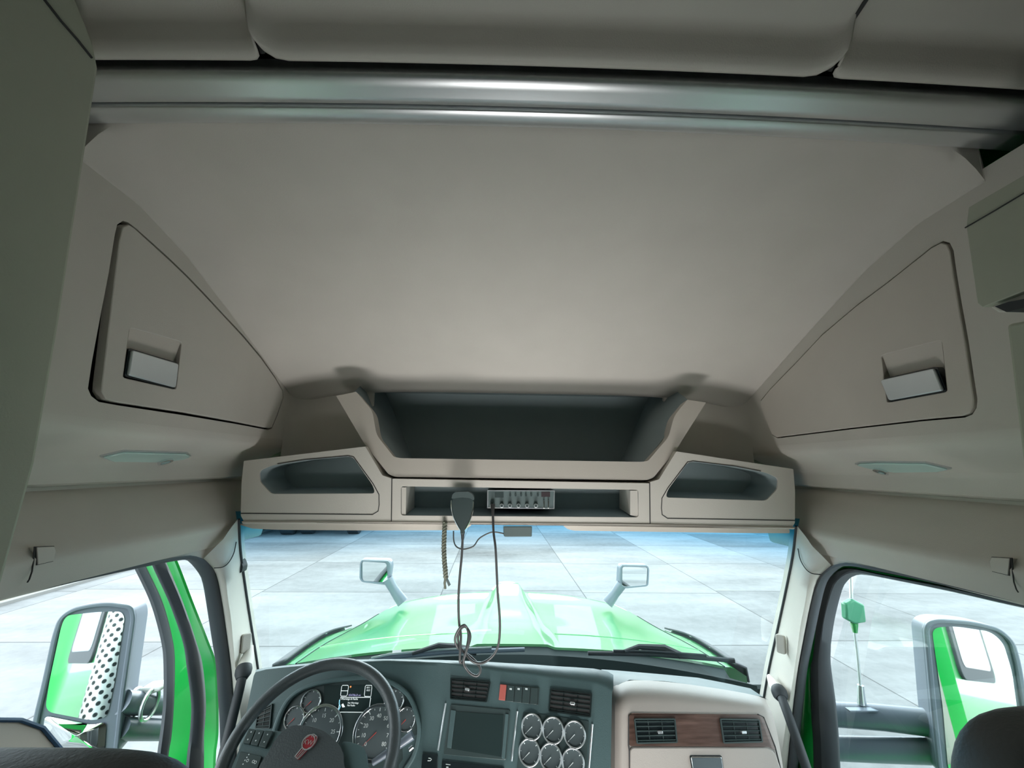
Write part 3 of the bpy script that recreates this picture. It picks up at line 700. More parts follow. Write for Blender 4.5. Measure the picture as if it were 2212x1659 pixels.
MB().box((-10.62, 15, .03), (.15, 150, .08)).build('kerb', mat('pale_kerb', (.19, .19, .18), .8), kind='structure', bevel=.01)

# unseen building, added only for the hood to reflect
wh = empty('added_building', (8, 34, 0), 'long low grey building, unseen, added ahead for the hood to reflect', 'building')
MB().box((8, 38, 3.1), (110, 8, 6.2)).build('wall', M['wall'], wh)
MB().box((8, 38, 6.35), (111, 8.6, .35)).build('roof', M['greybox'], wh, bevel=.05)
for i in range(9):
    dd = MB().box((-34+i*10, 33.96, 2.2), (3.4, .1, 3.6)).build('dock_door', mat('dock_door_white', (.5, .52, .52), .6) if i == 0 else D.materials['dock_door_white'], wh)
    MB().box((-34+i*10, 33.9, .5), (3.8, .2, .5)).build('dock_bumper', M['rubber'], dd)

# parked lorries at the top left of the windscreen
def wheel(mb_or, x, y, r, w, par):
    t_ = MB().tube([(x-w/2, y, r), (x-w/2+.03, y, r), (x+w/2-.03, y, r), (x+w/2, y, r)], [r*.9, r, r, r*.9], 24).build('tyre', M['tyre'], par)
    MB().tube([(x-w/2-.02, y, r), (x+w/2+.02, y, r)], r*.5, 16).build('hub', M['silver'], t_)
def lorry(px, py, length, rot, lb, ax):
    p = onZ(px, py, -ZC); r = empty('parked_trailer', (p.x, p.y, 0), lb, 'trailer', 'parked trailers ahead')
    r2 = []
    def W(o):
        o.parent = r; o.matrix_parent_inverse = Matrix(); return o
    W(MB().box((0, length/2, 2.6), (2.5, length, 2.7)).build('cargo_box', M['dblue'], None, bevel=.04))
    W(MB().box((0, length/2, 1.12), (1.1, length-.2, .22)).build('chassis', M['tyre'], None))
    W(MB().box((0, .06, .60), (2.3, .10, .12)).box((-.7, .06, .85), (.1, .1, .5)).box((.7, .06, .85), (.1, .1, .5)).build('rear_bumper', M['tyre'], None))
    for y in ax:
        for x in (-.98, .98):
            t_ = MB().tube([(x-.25, y, .5), (x-.22, y, .5), (x+.22, y, .5), (x+.25, y, .5)], [.45, .5, .5, .45], 24).build('tyre', M['tyre'], None); W(t_)
            h = MB().tube([(x-.27, y, .5), (x+.27, y, .5)], .24, 16).build('hub', M['silver'], t_); h.parent = t_; h.matrix_parent_inverse = Matrix()
    r.rotation_euler = (0, 0, math.radians(rot)); return r
lorry(548, 1162, 9, 4, 'dark blue parked trailer nearest the driver pillar through the windscreen', (.9, 2.15))
lorry(700, 1160, 9, 4, 'dark blue parked trailer second from the driver pillar through the windscreen', (.9, 2.15))


# ------------------------------------------------------------------ outer skin of the cab
mb = MB(); g_ = []
sk = [(-2.0, .90), (1.05, .90), (1.5, .74), (1.95, .44), (2.12, .18), (2.16, -.06)]
mb.grid([[(x, y, ZC+z-(.06 if abs(x) > 1 else 0)) for x in (-1.19, -1.05, -.5, 0, .5, 1.05, 1.19)] for y, z in sk])
for sx in (-1, 1):
    mb.grid([[(sx*1.19, y, ZC+z-.06) for y, z in sk], [(sx*1.19, y, ZC-(.20 if y < 1.3 else .08)) for y, z in sk]])
    mb.grid([[(sx*1.19, y, ZC-.20) for y in (-2, 1.4)], [(sx*1.08, y, ZC-.24) for y in (-2, 1.4)]])
    # sleeper side with its dark window hole filled by a window below
    mb.add([(sx*1.19, .30, ZC+.84), (sx*1.19, -2.0, ZC+.84), (sx*1.19, -2.0, ZC-1.9), (sx*1.19, .30, ZC-1.9)], [(0, 1, 2, 3)])
    mb.add([(sx*1.19, .30, ZC+.5), (sx*1.02, .30, ZC+.5), (sx*1.02, .30, ZC-1.9), (sx*1.19, .30, ZC-1.9)], [(0, 1, 2, 3)])
mb.add([(-1.19, -2, ZC-1.9), (1.19, -2, ZC-1.9), (1.19, -2, ZC+.9), (-1.19, -2, ZC+.9)], [(0, 1, 2, 3)])
o = mb.build('cab_body', M['gframe'], kind='structure', angle=30)
for sx in (-1, 1):
    pl = PL((sx*1.192, -.12, ZC-.42), (sx, 0, 0))
    w = MB().prism(pl, rnd([(-.34, -.28), (.34, -.28), (.34, .28), (-.34, .28)], .07), -.01, .012).build('sleeper_window', M['rubber'], o, bevel=.003)
    MB().prism(pl, rnd([(-.28, -.22), (.28, -.22), (.28, .22), (-.28, .22)], .05), .012, .014).build('pane', M['screen'], w)

# exhaust stack with perforated heat shield, seen in the driver side mirror
def perfmat():
    m = D.materials.new('perforated_shield'); m.use_nodes = True; t = m.node_tree; b = t.nodes['Principled BSDF']; b.inputs['Metallic'].default_value = .8; b.inputs['Roughness'].default_value = .28
    u = N(t, 'ShaderNodeUVMap'); mp = N(t, 'ShaderNodeMapping'); mp.inputs['Rotation'].default_value = (0, 0, math.pi/4)
    v = N(t, 'ShaderNodeTexVoronoi', Scale=1.0, Randomness=0.0); c = N(t, 'ShaderNodeMath', operation='LESS_THAN'); c.inputs[1].default_value = .30
    mx = N(t, 'ShaderNodeMix', data_type='RGBA'); mx.inputs[6].default_value = (.62, .68, .66, 1); mx.inputs[7].default_value = (.02, .03, .03, 1)
    l = t.links.new; l(u.outputs[0], mp.inputs[0]); l(mp.outputs[0], v.inputs['Vector']); l(v.outputs['Distance'], c.inputs[0]); l(c.outputs[0], mx.inputs[0]); l(mx.outputs[2], b.inputs['Base Color'])
    return m
for sx, lb in ((-1, 'perforated chrome exhaust stack reflected in the driver door mirror'),):
    st_ = empty('exhaust_stack', (sx*1.15,   .42, ZC-1.8), lb, 'exhaust')
    n = 40; R_ = .07; me = MB(); me.grid([[(sx*1.15+R_*math.cos(2*math.pi*i/n),   .42+R_*math.sin(2*math.pi*i/n), ZC-1.8+3.0*j/8) for i in range(n+1)] for j in range(9)])
    o = me.build('heat_shield', perfmat(), st_, merge=False); uvl = o.data.uv_layers.new(name='UVMap')
    for lp in o.data.loops:
        vi = lp.vertex_index; i = vi % (n+1); j = vi//(n+1); uvl.data[lp.index].uv = (i/n*14, j*3.0/8/(2*math.pi*R_/14))
    MB().tube([(sx*1.15,   .42, ZC+1.15), (sx*1.15,   .42, ZC+1.6)], .06, 24).build('pipe', M['chrome'], st_)

# ------------------------------------------------------------------ hood
EC = [onY(641, 1433, 2.42), onY(705, 1390, 2.85), onY(781, 1349, 3.40), onY(830, 1320, 3.78), onY(870, 1301, 4.02)]
CC = [onY(1098, 1397, 2.42), onY(1098, 1362, 2.85), onY(1098, 1322, 3.40), onY(1098, 1297, 3.85), onY(1098, 1278, 4.16)]
ns_ = 30
EL, CL_ = resamp(spline(EC, 6), ns_), resamp(spline(CC, 6), ns_)
def hood_row(j, lift=0):
    e, c = EL[j], CL_[j]; w = -e.x; r = []; s_ = j/(ns_-1)
    for k in range(-30, 31):
        u = k/30; a = abs(u); x = u*w
        y = c.y+(e.y-c.y)*a**2.2; z = c.z+(e.z-c.z)*a**2.4
        wr = .235-.085*s_; h = .014+.062*s_**1.3; t = min(1, max(0, (wr-abs(x))/.05)); z += h*(t*t*(3-2*t))
        r.append(Vector((x, y, z)))
    return r
hd = empty('hood', (0, 3.2, ZC-1.1), 'bright green truck hood with a raised centre ridge ahead of the windscreen', 'hood')
rows = [hood_row(j) for j in range(ns_)]
fr = rows[-1]
rows += [[Vector((p.x, p.y+d, p.z-z)) for p in fr] for d, z in ((.02, .006), (.045, .03), (.06, .09), (.07, .9))]
MB().grid(rows).build('hood_panel', M['green'], hd, angle=60)
for sx in (-1, 1):
    f_ = (lambda p: p) if sx < 0 else mir
    A = [f_(p+Vector((-.004, 0, -.003))) for p in EL]
    out = [(612, 1435, 2.42), (667, 1394, 2.85), (716, 1366, 3.2), (781, 1348, 3.55), (835, 1315, 3.85), (868, 1301, 4.03)]
    B = resamp(spline([onY(*p) for p in out], 6), ns_); B = [Vector((b.x, b.y, min(b.z, a.z)-.012)) for a, b in zip(EL, B)]
    Bf = [f_(b) for b in B]; Cf = [b+Vector((sx*.05, 0, -.03)) for b in Bf]; Df = [b+Vector((sx*.06, 0, -.6)) for b in Bf]
    MB().grid([A, [a+(b-a)*.5+Vector((0, 0, .006)) for a, b in zip(A, Bf)], Bf, Cf, Df]).build('hood_shoulder', M['green'], hd, angle=60)
    seamline([p+Vector((0, 0, .001)) for p in A[:24]], .0045, 'gap_seal', hd, M['cowl'])
    MB().grid([[b+Vector((0, 0, .02)) for b in Bf[:19]], [b+Vector((sx*.05, 0, .005)) for b in Bf[:19]], [b+Vector((sx*.055, 0, -.06)) for b in Bf[:19]]]).build('edge_trim', M['rubber'], hd, solid=.01)
    for j in (3, 8, 13, 17):
        MB().tube([Bf[j]+Vector((sx*.02, 0, .012)), Bf[j]+Vector((sx*.02, 0, .020))], .010, 10).build('trim_bolt', M['chromesat'], hd)
# grooves across the rear of the hood
for pts in ([(665, 1419), (740, 1408), (830, 1395), (930, 1386), (1035, 1372)],):
    P = [onY(px, py-2, 2.42+max(0, (1419-py))*.0075) for px, py in pts]
    def onhood(p):
        d = (p-CAM).normalized(); t_ = (p-CAM).length; return p
rowg = hood_row(6)
MB().tube([p+Vector((0, 0, .001)) for p in rowg if .26 < abs(p.x) and p.x < 0], .0035, 6).build('crease_line', M['green'], hd)
MB().tube([p+Vector((0, 0, .001)) for p in rowg if .26 < abs(p.x) and p.x > 0], .0035, 6).build('crease_line', M['green'], hd)
# white edged scoop lip on the nose of the ridge
kn2 = crop(930, 1240, 6.913)
nl = [onY(*kn2(*p), 4.20) for p in [(930, 240), (975, 200), (1050, 140), (1225, 140), (1260, 180), (1310, 240)]]
MB().tube(spline(nl, 3), .016, 8).build('ridge_lip', M['white'], hd)

# cowl below the windscreen
mb = MB()
mb.grid([[(x, 2.62-.25*(x/1.15)**2, ZC-1.0-.05*(x/1.15)**2), ] for x in []] or [[(p.x, p.y, p.z-.012) for p in hood_row(0)],
         [(p.x*.98, p.y-.10, p.z-.01) for p in hood_row(0)],
         [(p.x*.94, 2.16-.16*(p.x/1.13)**2, ZC-.885-.05*(p.x/1.13)**2) for p in hood_row(0)],
         [(p.x*.93, 2.05-.08*(p.x/1.13)**2, ZC-.97) for p in hood_row(0)]])
mb.build('cowl_panel', M['cowl'], None, angle=60); tag(D.objects['cowl_panel'], 'black cowl panel between the green hood and the windscreen', 'cowl')

# wipers
k2 = crop(440, 1120, 3.079); k4 = crop(1300, 1120, 3.079)
def wiper(bl, arm, lb, mt):
    P = [onY(px, py, y) for px, py, y in bl]
    r = empty('windscreen_wiper', P[0], lb, 'wiper', 'windscreen wipers')
    MB().tube(resamp(P, 12), .010, 8).build('blade', mt, r)
    MB().tube([p+Vector((0, -.004, .014)) for p in resamp(P, 12)[2:-2]], .005, 6).build('spine', M['chromesat'] if mt is not M['rubber'] else M['rubber'], r)
    MB().tube([onY(px, py, y) for px, py, y in arm], [.008, .012, .018, .016], 8).build('arm', M['rubber'], r)
wiper([(720, 1447, 1.98), (839, 1420, 2.05), (960, 1409, 2.1), (1133, 1403, 2.12)], [(890, 1412, 2.06), (947, 1394, 2.1), (985, 1399, 2.12), (1030, 1408, 2.12)], 'black wiper with silver blade resting across the cowl on the driver side', M['mhouse'])
wiper([(1270, 1411, 2.1), (1400, 1413, 2.08), (1500, 1420, 2.02), (1587, 1427, 1.98)], [(1349, 1407, 2.08), (1380, 1397, 2.1), (1436, 1401, 2.08), (1470, 1416, 2.04)], 'all black wiper resting across the cowl on the passenger side', M['rubber'])

# hood mirrors
k5 = crop(500, 1120, 5.53)
def hood_mirror(outer, inner, arm, Y, lb, n):
    pl = PL(onY(*outer[0], Y), n); r = empty('hood_mirror', pl.o, lb, 'mirror', 'hood mirrors')
    uo, ui = rnd(pl.uvs(outer), .03, 4), rnd(pl.uvs(inner), .02, 4)
    MB().prism(pl, uo, -.09, 0).build('housing', M['mhouse'], r, bevel=.015, seg=3)
    MB().prism(pl, ui, -.002, .004).build('glass', M['mirror'], r)
    MB().ring(pl, offs(uo, .004), offs(uo, .016), -.002, .008).build('rim', M['mhouse'], r)
    A = [onY(*p, Y) for p in arm]; MB().tube(spline(A, 4), [.045, .04, .05], 10).build('arm', M['mhouse'], r, smooth=True)
def half(Mp, back):   # normal that reflects the camera towards 'back'
    a = (CAM-Mp).normalized(); return (a+Vector(back).normalized())
Mp = onY(810, 1235, 3.75)
hood_mirror([(781, 1208), (842, 1210), (846, 1222), (840, 1262), (832, 1264), (782, 1258), (776, 1250), (777, 1217)], [(783, 1212), (835, 1216), (838, 1258), (784, 1254)], [(838, 1250), (850, 1272), (870, 1301)], 3.75,
            'small rectangular hood mirror on a grey arm at the driver side of the hood', half(Mp, (-.25, -1, -.22)))
Mp = onY(1371, 1245, 3.75)
hood_mirror([(1342, 1219), (1398, 1220), (1403, 1228), (1401, 1267), (1349, 1272), (1336, 1264), (1338, 1226)], [(1344, 1224), (1398, 1225), (1396, 1265), (1344, 1268)], [(1342, 1262), (1328, 1282), (1312, 1303)], 3.75,
            'small rectangular hood mirror on a grey arm at the passenger side of the hood', half(Mp, (.3, -1, -.10)))

# ------------------------------------------------------------------ doors
# driver door stands slightly open: front part of its window frame
drl = empty('door_1', (-1.15, 1.4, ZC-.9), None, None, kind='structure')
ys = [1170, 1218, 1302, 1386, 1437, 1521, 1588, 1624, 1700]
B_ = [[272,293,332,355,360,359,352,347,338], [293,313,352,374,378,376,371,365,356], [316,334,372,401,409,419,416,411,405], [340,361,396,424,438,445,441,441,440], [364,386,418,451,468,472,472,467,465]]
def edge(k, x): return resamp(spline([onX(px, py, x) for px, py in zip(B_[k], ys)], 4), 40)
def band(a, b, xa, xb, nm, mt, bulge=.006):
    A = edge(a, xa); Bq = edge(b, xb); m_ = [(p+q)/2+Vector((bulge, 0, 0)) for p, q in zip(A, Bq)]
    back = Vector((-.010, 0, 0))
    return MB().grid([[p+back for p in A], A, m_, Bq, [p+back for p in Bq]]).build(nm, mt, drl, angle=70)
band(0, 1, -1.115, -1.125, 'window_channel', M['rubber2'])
band(1, 2, -1.20, -1.135, 'frame_edge', M['gframe'])
band(2, 3, -1.125, -1.125, 'weatherstrip', M['rubber2'], .012)
band(3, 4, -1.20, -1.135, 'outer_edge', M['gframe'])
# door below the glass, inner trim pad, glass
MB().prism(PL((-1.16, 0, ZC), (1, 0, 0)), [(.30, -1.05), (1.62, -1.05), (1.70, -1.1), (1.6, -1.9), (.30, -1.9)], -.05, 0).build('door_panel', M['gframe'], drl)
pd = PL((-1.0, 0, ZC), (1, 0, 0))
MB().prism(pd, rnd(pd.uvs([(-200, 1553), (40, 1553), (95, 1572), (135, 1622), (170, 1720), (-200, 1800)]), .03), -.10, 0).build('trim_pad', M['seatedge'], drl, bevel=.012, seg=3)
seamline([pd.W(*pd.uv(*p), .002) for p in [(-100, 1554), (42, 1555), (90, 1572), (132, 1622), (150, 1660)]], .004, 'pad_piping', drl, M['dblue'])
def sideglass(sx, x, nm):
    o = MB().add([(sx*x, .35, ZC-1.0), (sx*x, 1.75, ZC-1.0), (sx*x, 1.35, ZC-.2), (sx*x, .35, ZC-.2)], [(0, 1, 2, 3)]).build(nm, D.materials.get('side_glass') or glassmat('side_glass', refl=.10), kind='structure'); return o
# passenger door, closed
drr = empty('door_2', (1.1, 1.4, ZC-.9), None, None, kind='structure')
def tr(pts, x): return resamp(spline([onX(px, py, x) for px, py in pts], 4), 60)
k5b = crop(1660, 1100, 2.967)
S0 = [(2500,1345),(2199,1287),(2050,1256),(1896,1225),(1850,1216),(1815,1212),(1785,1214),(1762,1232),(1748,1268),(1733,1336),(1720,1420),(1712,1480),(1708,1531),(1704,1600),(1702,1700)]
def along(f): return f
T0 = [(2500,1353),(2199,1296),(2050,1264),(1896,1235),(1855,1226),(1825,1223),(1797,1230),(1782,1248),(1771,1268),(1757,1336),(1746,1420),(1740,1450),(1730,1538),(1727,1600),(1724,1700)]
T1 = [(2500,1356),(2199,1299),(2050,1267),(1896,1238),(1858,1229),(1830,1227),(1805,1234),(1790,1250),(1778,1268),(1765,1336),(1756,1420),(1751,1437),(1752,1538),(1756,1600),(1758,1700)]
T2 = [(2500,1360),(2199,1303),(2050,1271),(1896,1241),(1862,1233),(1840,1232),(1822,1240),(1806,1254),(1795,1272),(1779,1336),(1770,1400),(1767,1437),(1769,1538),(1773,1600),(1776,1700)]
T3 = [(2500,1372),(2199,1311),(2050,1277),(1896,1246),(1870,1242),(1852,1241),(1836,1246),(1822,1258),(1808,1290),(1793,1345),(1790,1400),(1790,1437),(1801,1521),(1808,1605),(1812,1700)]
a, b, c, d, e = tr(S0, 1.05), tr(T0, 1.075), tr(T1, 1.08), tr(T2, 1.07), tr(T3, 1.09)
def b3(p, q, nm, mt, bl=.006):
    m_ = [(x+y)/2+Vector((-bl, 0, 0)) for x, y in zip(p, q)]; k = Vector((.04, 0, 0))
    return MB().grid([[x+k for x in p], p, m_, q, [x+k*.2 for x in q]]).build(nm, mt, drr, angle=70)
b3(a, b, 'weatherstrip', M['rubber'], .012); b3(b, c, 'frame_edge', M['gframe']); b3(c, d, 'weatherstrip', M['rubber'], .010); b3(d, e, 'window_channel', M['rubber2'], .01)
MB().prism(PL((1.13, 0, ZC), (-1, 0, 0)), [(-.30, -1.05), (-1.66, -1.05), (-1.74, -1.1), (-1.7, -1.9), (-.30, -1.9)], -.05, 0).build('door_panel', M['gframe'], drr)
sideglass(1, 1.11, 'window_2')

# ------------------------------------------------------------------ door mirrors
def door_mirror(outer, glass, lower, P, back, lb, arms):
    n = half(P, back); pl = PL(P, n); r = empty('door_mirror', P, lb, 'mirror', 'door mirrors')
    uo = rnd(pl.uvs(outer), .035, 5); ug = rnd(pl.uvs(glass), .025, 5)
    MB().prism(pl, uo, -.13, 0).build('housing', M['mhouse'], r, bevel=.03, seg=4)
    MB().ring(pl, uo, offs(uo, .014), -.01, .010).build('rim', M['mhouse'], r, bevel=.004)
    MB().prism(pl, ug, -.004, .003).build('glass', M['mirror'], r)
    if lower:
        ul = rnd(pl.uvs(lower), .015, 4); cu = sum(u for u, v in ul)/len(ul); cv = sum(v for u, v in ul)/len(ul); mb = MB(); rws = []
        for k in range(6):
            t = k/5; rws.append([pl.W(cu+(u-cu)*(1-t*.98), cv+(v-cv)*(1-t*.98), .004+.014*(1-(1-t)**2)) for u, v in ul])
        mb.grid(rws, True).build('convex_glass', M['mirror'], r, angle=80)
    for nm, A, rr in arms:
        MB().tube([onY(*p) for p in A], rr, 14).build(nm, M['mhouse'], r)
    return r, pl
k1 = crop(0, 1100, 2.968)
P = onY(185, 1450, 1.52)
rl, pll = door_mirror([(158, 1312), (200, 1303), (236, 1300), (288, 1307), (295, 1330), (270, 1504), (256, 1640), (60, 1640), (72, 1558), (91, 1481), (115, 1370), (128, 1332)],
   [(146, 1329), (216, 1321), (263, 1321), (270, 1334), (249, 1471), (232, 1549), (200, 1556), (98, 1536), (108, 1470), (135, 1345)],
   [(98, 1545), (200, 1565), (231, 1558), (226, 1630), (90, 1630)], P, (.16, -1, -.04), 'grey framed door mirror on the driver side reflecting the truck body',
   [('arm', [(262, 1516, 1.56), (300, 1519, 1.62), (366, 1521, 1.78)], .034), ('arm', [(258, 1574, 1.56), (366, 1577, 1.78)], .032)])
P = onY(2100, 1440, 1.48)
rr_, plr = door_mirror([(1994, 1356), (2002, 1342), (2024, 1336), (2098, 1341), (2159, 1356), (2190, 1384), (2203, 1430), (2225, 1560), (2235, 1680), (2026, 1680), (2010, 1533)],
   [(2012, 1356), (2060, 1352), (2139, 1364), (2166, 1388), (2185, 1450), (2200, 1560), (2210, 1670), (2048, 1670), (2036, 1530)], None, P, (-.20, -1, 0), 'grey framed door mirror on the passenger side reflecting green bodywork',
   [('arm', [(1780, 1541, 1.76), (1900, 1549, 1.66), (2020, 1562, 1.56)], .040), ('arm', [(1780, 1615, 1.76), (1900, 1619, 1.66), (2030, 1622, 1.56)], .038)])
# white bracket strapped to the driver mirror arm
br = empty('mirror_arm_bracket', onY(325, 1500, 1.64), 'white plastic bracket strapped onto the driver mirror arm', 'bracket')
pb = tilt(325, 1495, 1.62)
MB().prism(pb, pb.uvs([k1(860, 1205), k1(890, 1155), (k1(1020, 1138)), k1(1030, 1165), k1(950, 1195)]), -.06, .0).build('block', M['white'], br, bevel=.006)
for x in (855, 960):
    q = pb.hit(*k1(x, 1250)); mb = MB().tube([q+Vector((.012*math.cos(t)*.6, -.045*math.cos(t), .045*math.sin(t))) for t in [2*math.pi*i/20 for i in range(20)]], .006, 8, closed=True); mb.build('strap', M['chromesat'], br)

# antenna on the passenger mirror arm
an = empty('antenna', onY(1860, 1530, 1.68), 'thin antenna with a green hexagonal coil box standing on the passenger mirror arm', 'antenna')
Ya = 1.68
MB().tube([onY(1862, 1522, Ya), onY(1853, 1420, Ya), onY(1846, 1362, Ya)], .005, 10).build('rod', M['silver'], an)
MB().tube([onY(1835, 1160, Ya), onY(1839, 1292, Ya)], .0065, 10).build('whip', M['silver'], an)
pa = tilt(1843, 1320, Ya)
MB().prism(pa, pa.uvs([k5b(*p) for p in [(478, 600), (530, 572), (598, 605), (610, 718), (540, 730), (484, 700)]]), -.014, .014).build('coil_box', mat('green_plastic', (.06, .30, .17), .4), an, bevel=.006)
MB().tube([pa.hit(*k5b(548, 728)), pa.hit(*k5b(556, 790))], [.014, .008], 10).build('collar', M['green'], an)
MB().tube([onY(1859, 1480, Ya), onY(1862, 1522, Ya)], [.010, .014], 12).build('spring', M['chromesat'], an)
pq = onY(1874, 1529, Ya-.03); MB().box(pq+Vector((0, 0, -.006)), (.15, .022, .005)).build('base_plate', M['mhouse'], an, bevel=.001)
# ------------------------------------------------------------------ dashboard
kW = crop(460, 1420, 4.809); kS = crop(900, 1440, 5.267); kP = crop(1340, 1460, 5.267)
CLp = tilt(720, 1540, 1.47, 0, 25)
CS = tilt(905, 1560, CLp.hit(905, 1560).y, 16, 28)
PD = tilt(1340, 1560, CS.hit(1325, 1560).y+.02, 0, 20)
def push(p, d): return p+(p-CAM).normalized()*d
dash = empty('dashboard', (-.2, 1.6, ZC-.8), 'dark grey and beige dashboard with gauges, screen and air vents', 'dashboard')
cols = [(552,1447,1452,548,488),(575,1442,1446,572,520),(620,1437,1441,618,585),(667,1433,1437,666,650),(720,1428,1432,720,715),(765,1425,1429,765,765),(840,1424,1428,842,850),(905,1425,1430,906,912),(950,1426,1431,950,952),(1000,1428,1435,1000,1000),(1050,1430,1440,1050,1048),(1095,1433,1446,1095,1092),(1150,1436,1452,1150,1147),(1200,1440,1459,1200,1196),(1250,1443,1466,1250,1246),(1292,1446,1471,1290,1286),(1312,1450,1478,1308,1304),(1325,1458,1488,1322,1318)]
def pln(x): return CLp if x < 905 else CS
rT, rR, rS, rF, rB, rK, rQ = [], [], [], [], [], [], []
for x, yt, ys_, xm, xb in cols:
    p = pln(x); s_ = p.hit(x, ys_); rS.append(s_); t_ = push(onY(x, yt, s_.y+.05), 0); rT.append(t_)
    rK.append(Vector((t_.x*1.04, t_.y+.12, t_.z-.05))); rQ.append(Vector((t_.x*1.15, 2.0-.05, ZC-.97)))
    rF.append(p.hit(xm, ys_+8)); rB.append(p.hit(xb, 1760))
mid_ = [[a.lerp(b, k/6) for a, b in zip(rF, rB)] for k in range(1, 6)]
MB().grid([rQ, rK, rT, rS, rF]+mid_+[rB]).build('driver_fascia', M['dash'], dash, angle=75)
# left return of the fascia
MB().grid([[rK[0], rT[0], rS[0], rF[0]]+[m_[0] for m_ in mid_]+[rB[0]], [q+Vector((-.02, .25, -.17)) for q in [rK[0], rT[0], rS[0], rF[0]]+[m_[0] for m_ in mid_]+[rB[0]]]]).build('fascia_end', M['dash'], dash)

# instrument cluster
BN = [(584, 1720), (589, 1620), (592, 1580), (616, 1520), (647, 1489), (689, 1472), (740, 1463), (800, 1459), (845, 1468), (886, 1497), (907, 1545), (911, 1586), (899, 1634), (878, 1670), (862, 1720)]
bn = [tuple(q)[:2] for q in spline([Vector((*CLp.uv(*p), 0)) for p in BN], 4)]
clu = MB().prism(CLp, bn, .001, .004).build('instrument_panel', M['dash2'], dash)
MB().ring(CLp, bn, offs(bn, .012), .001, .020).build('binnacle_rim', M['dash'], clu, bevel=.004)
def text(s_, pl, u, v, size, h, mt, par, nm, ax='LEFT', rot=0):
    cu = D.curves.new('t', 'FONT'); cu.body = s_; cu.size = size; cu.extrude = .0002; cu.align_x = ax
    o = D.objects.new('t', cu); COL.objects.link(o); dg = bpy.context.evaluated_depsgraph_get(); me = D.meshes.new_from_object(o.evaluated_get(dg))
    D.objects.remove(o); c, s = math.cos(rot), math.sin(rot)
    for v_ in me.vertices:
        x, y = v_.co.x, v_.co.y; v_.co = pl.W(u+x*c-y*s, v+x*s+y*c, h+v_.co.z)
    me.name = nm; me.materials.clear(); me.materials.append(mt); r = D.objects.new(nm, me); COL.objects.link(r)
    if par: r.parent = par; r.matrix_parent_inverse = Matrix.Translation(-par.location)
    return r
def gauge(pl, c, r, par, n, sweep=(225, -45), needle=None, ringm='chrome', nums=None, h=.004, nm='needle'):
    g = MB().prism(pl, circ(c, r*.93, n=36), h, h+.002).build('gauge', M['gface'], par)
    MB().ring(pl, circ(c, r, n=40), circ(c, r*.88, n=40), h, h+.008).build('bezel', M[ringm], g, bevel=.001)
    mb = MB()
    for i in range(n):
        a = math.radians(sweep[0]+(sweep[1]-sweep[0])*i/(n-1)); r0_, r1_ = r*(.72 if i % 2 == 0 else .78), r*.84; w = .0007 if i % 2 else .0011
        t = (-math.sin(a)*w, math.cos(a)*w); q = [(c[0]+math.cos(a)*k+sg*t[0], c[1]+math.sin(a)*k+sg*t[1]) for k, sg in ((r0_, 1), (r1_, 1), (r1_, -1), (r0_, -1))]
        mb.prism(pl, q, h+.002, h+.0024)
    mb.build('markings', M['ink'], g)
    if nums:
        for i, s_ in enumerate(nums):
            a = math.radians(sweep[0]+(sweep[1]-sweep[0])*i/(len(nums)-1)); text(s_, pl, c[0]+math.cos(a)*r*.56, c[1]+math.sin(a)*r*.56-r*.06, r*.20, h+.0026, M['ink'], g, 'numeral', 'CENTER')
    a = math.radians(needle if needle is not None else sweep[0]); t = (-math.sin(a)*.001, math.cos(a)*.001)
    MB().prism(pl, [(c[0]+t[0], c[1]+t[1]), (c[0]+math.cos(a)*r*.75, c[1]+math.sin(a)*r*.75), (c[0]-t[0], c[1]-t[1])], h+.0035, h+.0045).build('needle', M[nm], g)
    return g
def rpx(pl, a, b): u, v = pl.uv(*a), pl.uv(*b); return math.hypot(u[0]-v[0], u[1]-v[1])/2
for c, r, n, nums in ((kW(1030, 455), .0315, 9, None), (kW(857, 630), .0315, 9, None), (kW(1125, 770), .068, 13, ['0', '5', '10', '15', '20', '25', '30']),
                (kW(1705, 775), .070, 17, ['0', '10', '20', '30', '40', '50', '60', '70', '80']), (kW(1890, 450), .0315, 9, None), (kW(2008, 645), .0315, 9, None)):
    gauge(CLp, CLp.uv(*c), r, dash, n, nums=nums, needle=225 if r < .05 else 222)
# driver display
def rect_line(pl, k, pts, mt, par, nm, w=.0008, h=.006, cl_=True):
    P = [pl.W(*pl.uv(*k(*p)), h) for p in pts]; return MB().tube(P, w, 6, closed=cl_).build(nm, mt, par)
dsp = MB().prism(CLp, CLp.uvs([kW(*p) for p in [(1160, 290), (1800, 280), (1810, 560), (1160, 560)]]), .004, .0055).build('driver_display', M['screen'], dash)
rect_line(CLp, kW, [(1352, 290), (1408, 290), (1414, 305), (1402, 385), (1392, 402), (1336, 402), (1332, 388), (1344, 302)], M['ledw'], dsp, 'display_frame')
rect_line(CLp, kW, [(1342, 347), (1408, 347)], M['ledw'], dsp, 'display_line', cl_=False)
rect_line(CLp, kW, [(1596, 290), (1654, 290), (1656, 318), (1645, 405), (1582, 405), (1578, 385), (1588, 300)], M['ledw'], dsp, 'display_frame')
rect_line(CLp, kW, [(1332, 415), (1640, 415), (1644, 422), (1624, 562), (1612, 570), (1312, 567), (1304, 555), (1312, 520)], M['ledw'], dsp, 'display_frame')
def tx(s_, x, y, size, mt, nm='display_text'): u, v = CLp.uv(*kW(x, y)); text(s_, CLp, u, v, size, .0062, mt, dsp, nm)
tx('Warnings & Faults', 1336, 440, .0072, M['ledw']); tx('No Warnings', 1405, 480, .0062, M['ledw']); tx('No Faults', 1400, 506, .0062, M['ledw'])
tx('454786.8 mi', 1412, 402, .0078, M['ledv']); tx('0/11', 1600, 322, .0065, M['ledw']); tx('8:33', 1600, 350, .0065, M['ledw'])
